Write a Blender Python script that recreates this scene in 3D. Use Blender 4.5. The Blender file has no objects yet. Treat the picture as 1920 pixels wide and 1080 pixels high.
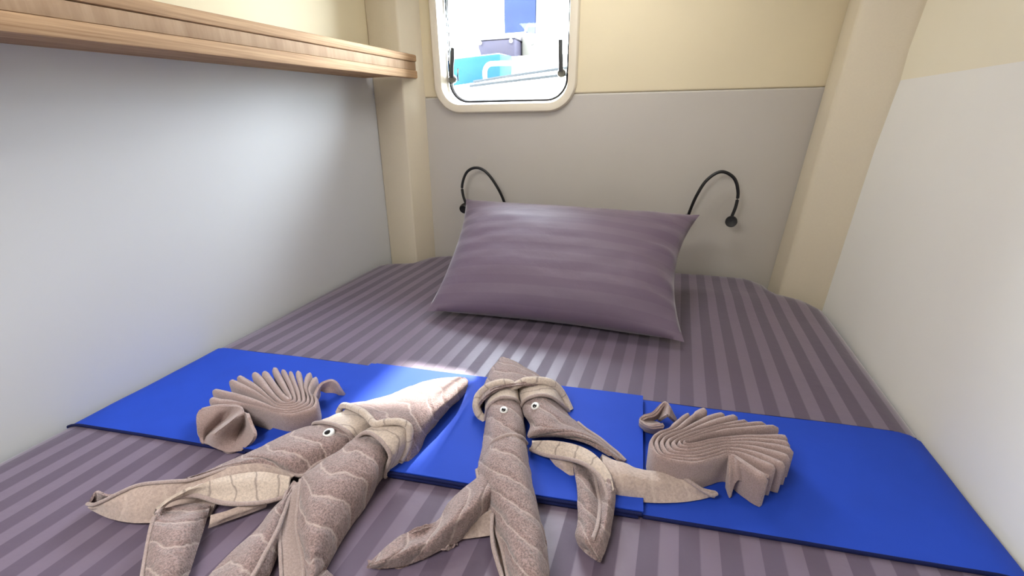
import bpy, bmesh, math, random
from mathutils import Vector, Matrix, noise
from mathutils.bvhtree import BVHTree
random.seed(7)
scn = bpy.context.scene
COL = scn.collection
# ---------------------------------------------------------------- camera
cam_d = bpy.data.cameras.new('camera'); cam = bpy.data.objects.new('camera', cam_d); COL.objects.link(cam)
cam_d.sensor_fit = 'HORIZONTAL'; cam_d.sensor_width = 36.0; cam_d.lens = 15.0; cam_d.clip_start = 0.02
cam.matrix_world = Matrix(((0.9493,-0.1048,0.2963,0.0),(0.3141,0.3529,-0.8814,0.0),(-0.0122,0.9298,0.3679,1.27),(0,0,0,1)))
scn.camera = cam
scn.cycles.caustics_reflective = False
# ---------------------------------------------------------------- world, sun, exposure
SKY = 33.0; SUN = 24.0; HATCH = 3.1; DOOR = 0.6; AFT = 12.5
w = bpy.data.worlds.new('sky'); scn.world = w; w.use_nodes = True
bg = w.node_tree.nodes['Background']; bg.inputs[0].default_value = (0.86,0.94,1.0,1); bg.inputs[1].default_value = SKY
sun_d = bpy.data.lights.new('sun','SUN'); sun_d.energy = SUN; sun_d.angle = math.radians(0.9); sun_d.color = (1.0,0.93,0.84)
sun = bpy.data.objects.new('sun', sun_d); COL.objects.link(sun)
sun.rotation_euler = Vector((0.02,-0.827,-0.562)).to_track_quat('-Z','Y').to_euler()
def area(name, loc, dirv, sx, sy, power, col, portal=False):
    d = bpy.data.lights.new(name,'AREA'); d.shape='RECTANGLE'; d.size=sx; d.size_y=sy; d.energy=power; d.color=col
    if portal: d.cycles.is_portal = True
    o = bpy.data.objects.new(name,d); COL.objects.link(o); o.location=loc
    o.rotation_euler = Vector(dirv).to_track_quat('-Z','Y').to_euler(); return o
area('window_portal',(-0.54,1.68,1.54),(0.05,-1,0),0.56,0.56,1,(1,1,1),True)
area('overhead_hatch_light',(-0.20,1.20,1.885),(0.0,0.0,-1),0.5,0.3,HATCH,(1.0,0.98,0.95))
area('ceiling_light',(-0.60,-0.28,1.885),(0,0,-1),0.5,0.5,AFT,(1.0,0.98,0.95))
area('doorway_daylight',(-0.25,-1.25,1.35),(0,1,-0.1),1.1,1.0,DOOR,(1.0,0.97,0.93))
vs = scn.view_settings; vs.view_transform='Standard'; vs.look='None'; vs.exposure=0.38; vs.gamma=1.0; vs.use_curve_mapping=False

# ---------------------------------------------------------------- helpers
BED = 0.75
WU = math.radians(3.0)
WX = Vector((math.cos(WU),math.sin(WU),0)); WN = Vector((-math.sin(WU),math.cos(WU),0)); WP = Vector((-0.3,1.60,0))
def wp(s, z, d=0.0):            # point on the back wall: s along it, z up, d out of the cabin
    p = WP + WX*s + WN*d; return Vector((p.x,p.y,z))
def srgb(r,g,b):
    f=lambda c:(c/255/12.92) if c/255<=0.04045 else ((c/255+0.055)/1.055)**2.4
    return (f(r),f(g),f(b),1)
class NT:
    def __init__(s,name):
        s.m=bpy.data.materials.new(name); s.m.use_nodes=True; s.t=s.m.node_tree; s.p=s.t.nodes['Principled BSDF']
    def n(s,typ,**kw):
        x=s.t.nodes.new(typ)
        for k,v in kw.items():
            if k.startswith('i_'):
                key=k[2:]; key=int(key) if key.isdigit() else key.replace('_',' ')
                x.inputs[key].default_value=v
            else: setattr(x,k,v)
        return x
    def l(s,a,b): s.t.links.new(a,b)
    def math(s,op,a,b=None,c=None):
        x=s.n('ShaderNodeMath',operation=op)
        for i,v in enumerate((a,b,c)):
            if v is None: continue
            if isinstance(v,(int,float)): x.inputs[i].default_value=v
            else: s.l(v,x.inputs[i])
        return x.outputs[0]
    def mix(s,f,a,b):
        x=s.n('ShaderNodeMix',data_type='RGBA')
        if isinstance(f,(int,float)): x.inputs[0].default_value=f
        else: s.l(f,x.inputs[0])
        for i,v in ((6,a),(7,b)):
            if isinstance(v,tuple): x.inputs[i].default_value=v
            else: s.l(v,x.inputs[i])
        return x.outputs[2]
    def bump(s,h,strength,dist=0.002):
        x=s.n('ShaderNodeBump'); x.inputs['Strength'].default_value=strength; x.inputs['Distance'].default_value=dist
        s.l(h,x.inputs['Height']); s.l(x.outputs[0],s.p.inputs['Normal'])
def plain(name,c,rough=0.5,metal=0.0,spec=0.5,noise_s=0,noise_a=0.0,bump=0.0,sheen=0.0):
    k=NT(name); k.p.inputs['Base Color'].default_value=c; k.p.inputs['Roughness'].default_value=rough
    k.p.inputs['Metallic'].default_value=metal; k.p.inputs['Specular IOR Level'].default_value=spec
    k.p.inputs['Sheen Weight'].default_value=sheen
    if noise_s:
        tc=k.n('ShaderNodeTexCoord'); nz=k.n('ShaderNodeTexNoise',i_Scale=noise_s,i_Detail=4.0); k.l(tc.outputs['Object'],nz.inputs['Vector'])
        d=tuple(x*(1-noise_a) for x in c[:3])+(1,)
        k.l(k.mix(nz.outputs[0],c,d),k.p.inputs['Base Color'])
        if bump: k.bump(nz.outputs[0],bump)
    return k.m
def mat_sheet(name, dark, light, period, duty, across='x', skew=0.035, r0=0.40, r1=0.62, uv=False):
    k=NT(name); tc=k.n('ShaderNodeTexCoord'); sp=k.n('ShaderNodeSeparateXYZ')
    k.l(tc.outputs['UV' if uv else 'Object'],sp.inputs[0])
    if uv: t=sp.outputs[0 if across=='x' else 1]
    else: t=k.math('SUBTRACT',sp.outputs[0],k.math('MULTIPLY',k.math('SUBTRACT',sp.outputs[1],0.41),skew))
    ph=k.math('FRACT',k.math('DIVIDE',k.math('ADD',t,10.0-0.1056+ (0.0396 if not uv else 0)),period))
    a=k.math('SMOOTH_MIN',1.0,1.0,0.0)
    e=0.03
    up=k.n('ShaderNodeMapRange',interpolation_type='SMOOTHSTEP'); up.inputs[1].default_value=duty-e; up.inputs[2].default_value=duty+e; k.l(ph,up.inputs[0])
    nz=k.n('ShaderNodeTexNoise',i_Scale=9.0,i_Detail=5.0); k.l(tc.outputs['Object'],nz.inputs['Vector'])
    c=k.mix(up.outputs[0],dark,light)
    dd=k.mix(0.10,c,(0.02,0.02,0.03,1)); c2=k.mix(nz.outputs[0],c,dd)
    k.l(c2,k.p.inputs['Base Color'])
    r=k.n('ShaderNodeMapRange'); r.inputs[3].default_value=r1; r.inputs[4].default_value=r0; k.l(up.outputs[0],r.inputs[0]); k.l(r.outputs[0],k.p.inputs['Roughness'])
    k.p.inputs['Sheen Weight'].default_value=0.45; k.p.inputs['Sheen Roughness'].default_value=0.35
    k.p.inputs['Specular IOR Level'].default_value=0.55
    wv=k.n('ShaderNodeTexNoise',i_Scale=60.0,i_Detail=3.0); k.l(tc.outputs['Object'],wv.inputs['Vector'])
    h=k.math('ADD',k.math('MULTIPLY',nz.outputs[0],1.0),k.math('MULTIPLY',wv.outputs[0],0.15)); k.bump(h,0.35,0.006)
    return k.m
def mat_terry(name, base, pale, period=0.0, line_amp=0.6, fine=420.0, dark_lines=False, contrast=0.56, bumpd=0.0040, slant=0.0):
    k=NT(name); tc=k.n('ShaderNodeTexCoord'); sp=k.n('ShaderNodeSeparateXYZ'); k.l(tc.outputs['UV'],sp.inputs[0])
    nz=k.n('ShaderNodeTexNoise',i_Scale=fine,i_Detail=3.0,i_Roughness=0.7); k.l(tc.outputs['Object'],nz.inputs['Vector'])
    n2=k.n('ShaderNodeTexNoise',i_Scale=38.0,i_Detail=4.0); k.l(tc.outputs['Object'],n2.inputs['Vector'])
    sh=k.n('ShaderNodeMapRange'); sh.inputs[1].default_value=0.36; sh.inputs[2].default_value=0.62; k.l(nz.outputs[0],sh.inputs[0])
    dk=tuple(x*(1-contrast) for x in base[:3])+(1,); lt=tuple(min(1,x*(1+0.35*contrast)) for x in base[:3])+(1,)
    c=k.mix(sh.outputs[0],dk,lt)
    c=k.mix(k.math('MULTIPLY',n2.outputs[0],0.35),c,dk)
    h=k.math('ADD',k.math('MULTIPLY',nz.outputs[0],1.0),k.math('MULTIPLY',n2.outputs[0],0.9))
    if period:
        u=sp.outputs[0]; v=sp.outputs[1]
        u=k.math('ADD',u,k.math('MULTIPLY',v,slant)); warp=k.math('ADD',k.math('MULTIPLY',k.math('SINE',k.math('MULTIPLY',v,62.0)),0.007),k.math('MULTIPLY',k.math('SUBTRACT',n2.outputs[0],0.5),0.02))
        f=k.math('FRACT',k.math('DIVIDE',k.math('ADD',u,warp),period))
        d=k.math('ABSOLUTE',k.math('SUBTRACT',f,0.5))
        ln=k.n('ShaderNodeMapRange',interpolation_type='SMOOTHSTEP'); ln.inputs[1].default_value=0.0; ln.inputs[2].default_value=0.075; ln.inputs[3].default_value=1.0; ln.inputs[4].default_value=0.0; k.l(d,ln.inputs[0])
        c=k.mix(k.math('MULTIPLY',ln.outputs[0],line_amp),c,pale)
        gr=k.n('ShaderNodeMapRange',interpolation_type='SMOOTHSTEP'); gr.inputs[1].default_value=0.0; gr.inputs[2].default_value=0.3; k.l(d,gr.inputs[0])
        h=k.math('ADD',h,k.math('MULTIPLY',gr.outputs[0],1.4 if not dark_lines else 0.1))
    k.l(c,k.p.inputs['Base Color']); k.p.inputs['Roughness'].default_value=0.95; k.p.inputs['Specular IOR Level'].default_value=0.1
    k.p.inputs['Sheen Weight'].default_value=0.35; k.p.inputs['Sheen Roughness'].default_value=0.6
    k.bump(h,0.75,bumpd)
    return k.m
def mat_wood(name, horizontal=True):
    k=NT(name); tc=k.n('ShaderNodeTexCoord'); mp=k.n('ShaderNodeMapping'); k.l(tc.outputs['Object'],mp.inputs[0])
    mp.inputs['Scale'].default_value=(60,2.2,130) if horizontal else (40,24,3)
    nz=k.n('ShaderNodeTexNoise',i_Scale=1.6,i_Detail=7.0,i_Roughness=0.65); k.l(mp.outputs[0],nz.inputs['Vector'])
    n2=k.n('ShaderNodeTexNoise',i_Scale=5.0,i_Detail=2.0); k.l(tc.outputs['Object'],n2.inputs['Vector'])
    cr=k.n('ShaderNodeValToRGB'); cr.color_ramp.elements[0].position=0.30; cr.color_ramp.elements[0].color=srgb(146,112,82) if horizontal else srgb(152,124,98)
    cr.color_ramp.elements[1].position=0.62; cr.color_ramp.elements[1].color=srgb(198,166,130) if horizontal else srgb(180,154,126)
    k.l(nz.outputs[0],cr.inputs[0]); k.l(k.mix(k.math('MULTIPLY',n2.outputs[0],0.3),cr.outputs[0],srgb(165,133,108)),k.p.inputs['Base Color'])
    k.p.inputs['Roughness'].default_value=0.75; k.p.inputs['Specular IOR Level'].default_value=0.15; k.bump(nz.outputs[0],0.15,0.001)
    return k.m
M = {}
M['sheet']=mat_sheet('striped_satin_sheet',(0.094,0.066,0.106,1),(0.158,0.119,0.172,1),0.0498,0.52)
M['pillowcase']=mat_sheet('pillowcase_satin',(0.140,0.098,0.147,1),(0.156,0.112,0.161,1),0.056,0.5,across='y',uv=True,r0=0.60,r1=0.64)
M['blue']=plain('royal_blue_cotton',(0.016,0.062,0.47,1),0.7,0,0.2,14,0.22,0.25,sheen=0.0)
M['blue_edge']=plain('navy_hem_cotton',(0.006,0.010,0.07,1),0.8,0,0.2,40,0.3)
M['laminate']=plain('pale_grey_laminate',(0.64,0.65,0.66,1),0.6,0,0.2,3,0.05,0.02)
M['cream']=plain('cream_vinyl',(0.78,0.685,0.48,1),0.6,0,0.2,6,0.06,0.08)
M['cream_right']=plain('pale_cream_vinyl',(0.88,0.82,0.65,1),0.6,0,0.2,6,0.05,0.08)
M['grey_vinyl']=plain('warm_grey_vinyl',(0.56,0.525,0.475,1),0.5,0,0.35,6,0.05,0.08)
M['post']=plain('sand_vinyl',(0.70,0.62,0.475,1),0.45,0,0.4,200,0.06,0.15)
M['grey_right']=plain('pale_grey_vinyl',(0.86,0.85,0.81,1),0.6,0,0.2,5,0.05,0.06)
M['ceiling']=plain('off_white_headliner',(0.72,0.70,0.65,1),0.8,0,0.2,40,0.05,0.1)
M['floor']=plain('cabin_sole',(0.25,0.16,0.09,1),0.5,0,0.4,20,0.3,0.1)
M['base']=plain('berth_white_gelcoat',(0.70,0.68,0.63,1),0.35,0,0.5,5,0.04)
M['bezel']=plain('ivory_window_trim',(0.76,0.69,0.56,1),0.35,0,0.5,8,0.04)
M['white']=plain('white_gelcoat',(0.80,0.81,0.82,1),0.3,0,0.5,4,0.04)
M['gasket']=plain('black_rubber',(0.012,0.012,0.014,1),0.6,0,0.3,50,0.2)
M['black']=plain('matte_black_metal',(0.010,0.010,0.011,1),0.42,0,0.5,80,0.2)
M['latch']=plain('dark_grey_plastic',(0.05,0.052,0.055,1),0.4,0,0.5,60,0.2)
M['latch_knob']=plain('smoke_grey_plastic',(0.16,0.155,0.13,1),0.3,0,0.5,60,0.2)
M['wood']=mat_wood('light_oak_along',True); M['wood_v']=mat_wood('light_oak_upright',False)
BASE=(0.375,0.258,0.245,1); PALE=(0.62,0.50,0.46,1); CREAM=(0.58,0.48,0.41,1)
M['terry']=mat_terry('mauve_terry_waves',BASE,PALE,0.038)
M['terry_slant']=mat_terry('mauve_terry_slanted',BASE,PALE,0.046,0.5,slant=-0.75)
M['terry_cream']=mat_terry('cream_terry_lined',CREAM,(0.20,0.155,0.14,1),0.032,0.7,300.0,True,0.22,0.0015)
M['terry_plain']=mat_terry('mauve_terry_plain',(0.385,0.275,0.257,1),PALE,0.0,fine=520.0,contrast=0.28,bumpd=0.002)
M['velour']=mat_terry('tan_towel_back',(0.47,0.365,0.32,1),(0.60,0.49,0.43,1),0.05,0.35,260.0,False,0.2,0.0012)
M['hem']=mat_terry('towel_hem',(0.40,0.31,0.29,1),(0.26,0.19,0.18,1),0.006,0.5,500.0,True,0.25,0.001)
M['eye_white']=plain('white_plastic',(0.85,0.85,0.84,1),0.25,0,0.5,30,0.02)
M['pupil']=plain('black_plastic',(0.008,0.008,0.009,1),0.2,0,0.6,30,0.1)
def mat_glass():
    k=NT('clear_acrylic'); t=k.t; out=[n for n in t.nodes if n.type=='OUTPUT_MATERIAL'][0]; t.nodes.remove(k.p)
    tr=t.nodes.new('ShaderNodeBsdfTransparent'); tr.inputs[0].default_value=(0.97,0.985,1.0,1)
    gl=t.nodes.new('ShaderNodeBsdfGlossy'); gl.inputs['Roughness'].default_value=0.02
    lw=t.nodes.new('ShaderNodeFresnel'); lw.inputs[0].default_value=1.3
    mx=t.nodes.new('ShaderNodeMixShader'); k.l(lw.outputs[0],mx.inputs[0]); k.l(tr.outputs[0],mx.inputs[1]); k.l(gl.outputs[0],mx.inputs[2]); k.l(mx.outputs[0],out.inputs[0])
    return k.m
M['glass']=mat_glass()

def link(name, mesh, mat=None, parent=None, smooth=True, angle=40):
    o=bpy.data.objects.new(name,mesh); COL.objects.link(o)
    if mat is not None: mesh.materials.append(mat)
    if parent is not None: o.parent=parent
    if smooth:
        for p in mesh.polygons: p.use_smooth=True
        try: mesh.set_sharp_from_angle(angle=math.radians(angle))
        except Exception: pass
    return o
def from_bm(name,bm,mat,parent=None,smooth=True,angle=40):
    bmesh.ops.recalc_face_normals(bm,faces=bm.faces)
    me=bpy.data.meshes.new(name); bm.to_mesh(me); bm.free(); return link(name,me,mat,parent,smooth,angle)
def empty(name,loc,label,cat,group=None):
    o=bpy.data.objects.new(name,None); COL.objects.link(o); o.location=loc; o.empty_display_size=0.05
    tag(o,label,cat,group); return o
def tag(o,label,cat,group=None):
    o['label']=label; o['category']=cat
    if group: o['group']=group
    return o
def structure(o): o['kind']='structure'; return o
def rel(parent,o):            # parent o (built in world space) to an empty that sits elsewhere
    o.parent=parent; o.matrix_parent_inverse=Matrix.Translation(parent.location).inverted(); return o
def prism(name,bottom,top,mat,parent=None,bev=0.0,seg=3):
    bm=bmesh.new(); b=[bm.verts.new(p) for p in bottom]; t=[bm.verts.new(p) for p in top]; n=len(b)
    bm.faces.new(b); bm.faces.new(t[::-1])
    for i in range(n): bm.faces.new((b[i],b[(i+1)%n],t[(i+1)%n],t[i]))
    bmesh.ops.recalc_face_normals(bm,faces=bm.faces)
    if bev: bmesh.ops.bevel(bm,geom=list(bm.edges),offset=bev,segments=seg,affect='EDGES',profile=0.5)
    o=from_bm(name,bm,mat,None)
    if parent is not None: rel(parent,o)
    return o
def box(name,x0,x1,y0,y1,z0,z1,mat,parent=None,bev=0.0,seg=2):
    q=lambda z:[(x0,y0,z),(x1,y0,z),(x1,y1,z),(x0,y1,z)]
    return prism(name,q(z0),q(z1),mat,parent,bev,seg)
def crom(P,k,closed=False):
    n=len(P); out=[]
    P=[Vector(p) for p in P]
    if n==1: return P
    for i in range(n-1):
        p1,p2=P[i],P[i+1]; p0=P[i-1] if i>0 else p1*2-p2; p3=P[i+2] if i+2<n else p2*2-p1
        for j in range(k):
            t=j/k
            out.append(0.5*((2*p1)+(p2-p0)*t+(2*p0-5*p1+4*p2-p3)*t*t+(3*p1-p0-3*p2+p3)*t**3))
    out.append(P[-1]); return out
def tube(name,pts,r,mat,parent=None,k=6,seg=10,ends=True):
    P=crom(pts,k) if k>1 else [Vector(p) for p in pts]
    bm=bmesh.new(); rings=[]; up=Vector((0,0,1)); N=len(P)
    for i,p in enumerate(P):
        d=(P[min(i+1,N-1)]-P[max(i-1,0)]).normalized()
        a=d.cross(up)
        if a.length<1e-3: a=d.cross(Vector((1,0,0)))
        a.normalize(); b=a.cross(d).normalized()
        rr=r(i/(N-1)) if callable(r) else r
        rings.append([bm.verts.new(p+(a*math.cos(2*math.pi*j/seg)+b*math.sin(2*math.pi*j/seg))*rr) for j in range(seg)])
    for i in range(N-1):
        for j in range(seg): bm.faces.new((rings[i][j],rings[i][(j+1)%seg],rings[i+1][(j+1)%seg],rings[i+1][j]))
    bm.faces.new(rings[0][::-1]); bm.faces.new(rings[-1])
    uvl=bm.loops.layers.uv.new('UVMap')
    acc=[0]
    for i in range(1,N): acc.append(acc[-1]+(P[i]-P[i-1]).length)
    idx={}
    for i,rg in enumerate(rings):
        for j,v in enumerate(rg): idx[v]=(acc[i],j/seg*0.02)
    for f in bm.faces:
        for lp in f.loops: lp[uvl].uv=idx[lp.vert]
    o=from_bm(name,bm,mat)
    if parent is not None: rel(parent,o)
    return o
def lathe(name,prof,center,axis,mat,parent=None,seg=24):
    a=Vector(axis).normalized(); t=a.orthogonal().normalized(); b=a.cross(t); c=Vector(center); bm=bmesh.new(); R=[]
    for r,h in prof:
        R.append([bm.verts.new(c+a*h+(t*math.cos(2*math.pi*j/seg)+b*math.sin(2*math.pi*j/seg))*max(r,1e-5)) for j in range(seg)])
    for i in range(len(R)-1):
        for j in range(seg): bm.faces.new((R[i][j],R[i][(j+1)%seg],R[i+1][(j+1)%seg],R[i+1][j]))
    bm.faces.new(R[0][::-1]); bm.faces.new(R[-1])
    o=from_bm(name,bm,mat)
    if parent is not None: rel(parent,o)
    return o
def solid_sheet(name,V,nr,nc,thick,mat,parent=None,uv=None,down=True):
    """V: grid of top points; gives it thickness along its normals and closes the rim."""
    nrm=[]
    for i in range(nr):
        for j in range(nc):
            a=V[min(i+1,nr-1)*nc+j]-V[max(i-1,0)*nc+j]; b=V[i*nc+min(j+1,nc-1)]-V[i*nc+max(j-1,0)]
            n=a.cross(b); n=n.normalized() if n.length>1e-12 else Vector((0,0,1)); nrm.append(n)
    s=sum((n.z for n in nrm)); sg=1 if s>0 else -1
    W=[V[k]-nrm[k]*sg*thick for k in range(nr*nc)]
    verts=V+W; F=[]; o2=nr*nc
    for i in range(nr-1):
        for j in range(nc-1):
            a,b,c,d=i*nc+j,i*nc+j+1,(i+1)*nc+j+1,(i+1)*nc+j
            F.append((a,b,c,d)); F.append((o2+d,o2+c,o2+b,o2+a))
    rim=[i*nc for i in range(nr)]+[(nr-1)*nc+j for j in range(1,nc)]+[i*nc+nc-1 for i in range(nr-2,-1,-1)]+[j for j in range(nc-2,0,-1)]
    for q in range(len(rim)):
        a,b=rim[q],rim[(q+1)%len(rim)]; F.append((b,a,o2+a,o2+b))
    me=bpy.data.meshes.new(name); me.from_pydata([tuple(v) for v in verts],[],F)
    bm=bmesh.new(); bm.from_mesh(me); bmesh.ops.recalc_face_normals(bm,faces=bm.faces)
    if uv:
        L=bm.loops.layers.uv.new('UVMap'); bm.verts.ensure_lookup_table()
        for f in bm.faces:
            for lp in f.loops: lp[L].uv=uv[lp.vert.index%o2]
    bm.to_mesh(me); bm.free()
    o=link(name,me,mat,None,True,60)
    if parent is not None: rel(parent,o)
    return o
def grid_up(rows,ku,kv):
    a=[crom(r,kv) for r in rows]; nc=len(a[0])
    cols=[crom([a[i][j] for i in range(len(a))],ku) for j in range(nc)]
    nr=len(cols[0]); return [cols[j][i] for i in range(nr) for j in range(nc)],nr,nc
def sheet(name,key,mat,parent,thick=0.004,ku=5,kv=4,wr=0.0012,ws=45.0,floor=BED+0.0045,groove=0.0,period=0.034):
    V,nr,nc=grid_up(DATA[key],ku,kv)
    lu=[0.0]; mid=nc//2
    for i in range(1,nr): lu.append(lu[-1]+(V[i*nc+mid]-V[(i-1)*nc+mid]).length)
    lv=[0.0]; mr=nr//2
    for j in range(1,nc): lv.append(lv[-1]+(V[mr*nc+j]-V[mr*nc+j-1]).length)
    uv=[(lu[i],lv[j]) for i in range(nr) for j in range(nc)]
    N=[]
    for i in range(nr):
        for j in range(nc):
            a=V[min(i+1,nr-1)*nc+j]-V[max(i-1,0)*nc+j]; b=V[i*nc+min(j+1,nc-1)]-V[i*nc+max(j-1,0)]
            n=a.cross(b); n=n.normalized() if n.length>1e-12 else Vector((0,0,1)); N.append(n if n.z>0 else -n)
    out=[]
    for k,v in enumerate(V):
        d=noise.noise(v*ws)*wr+noise.noise(v*ws*2.3+Vector((3,1,7)))*wr*0.6
        j_=k%nc; ed=min(j_,nc-1-j_); d*=min(1.0,0.15+ed*0.2)
        q=v+N[k]*d
        if q.z<floor: q.z=floor
        out.append(q)
    return solid_sheet(name,out,nr,nc,thick,mat,parent,uv)
def edge_pts(key,side,lift=0.001):
    rows=DATA[key]; P=[Vector(r[0 if side==0 else -1]) for r in rows]
    return [p+Vector((0,0,lift)) for p in P]
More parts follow.
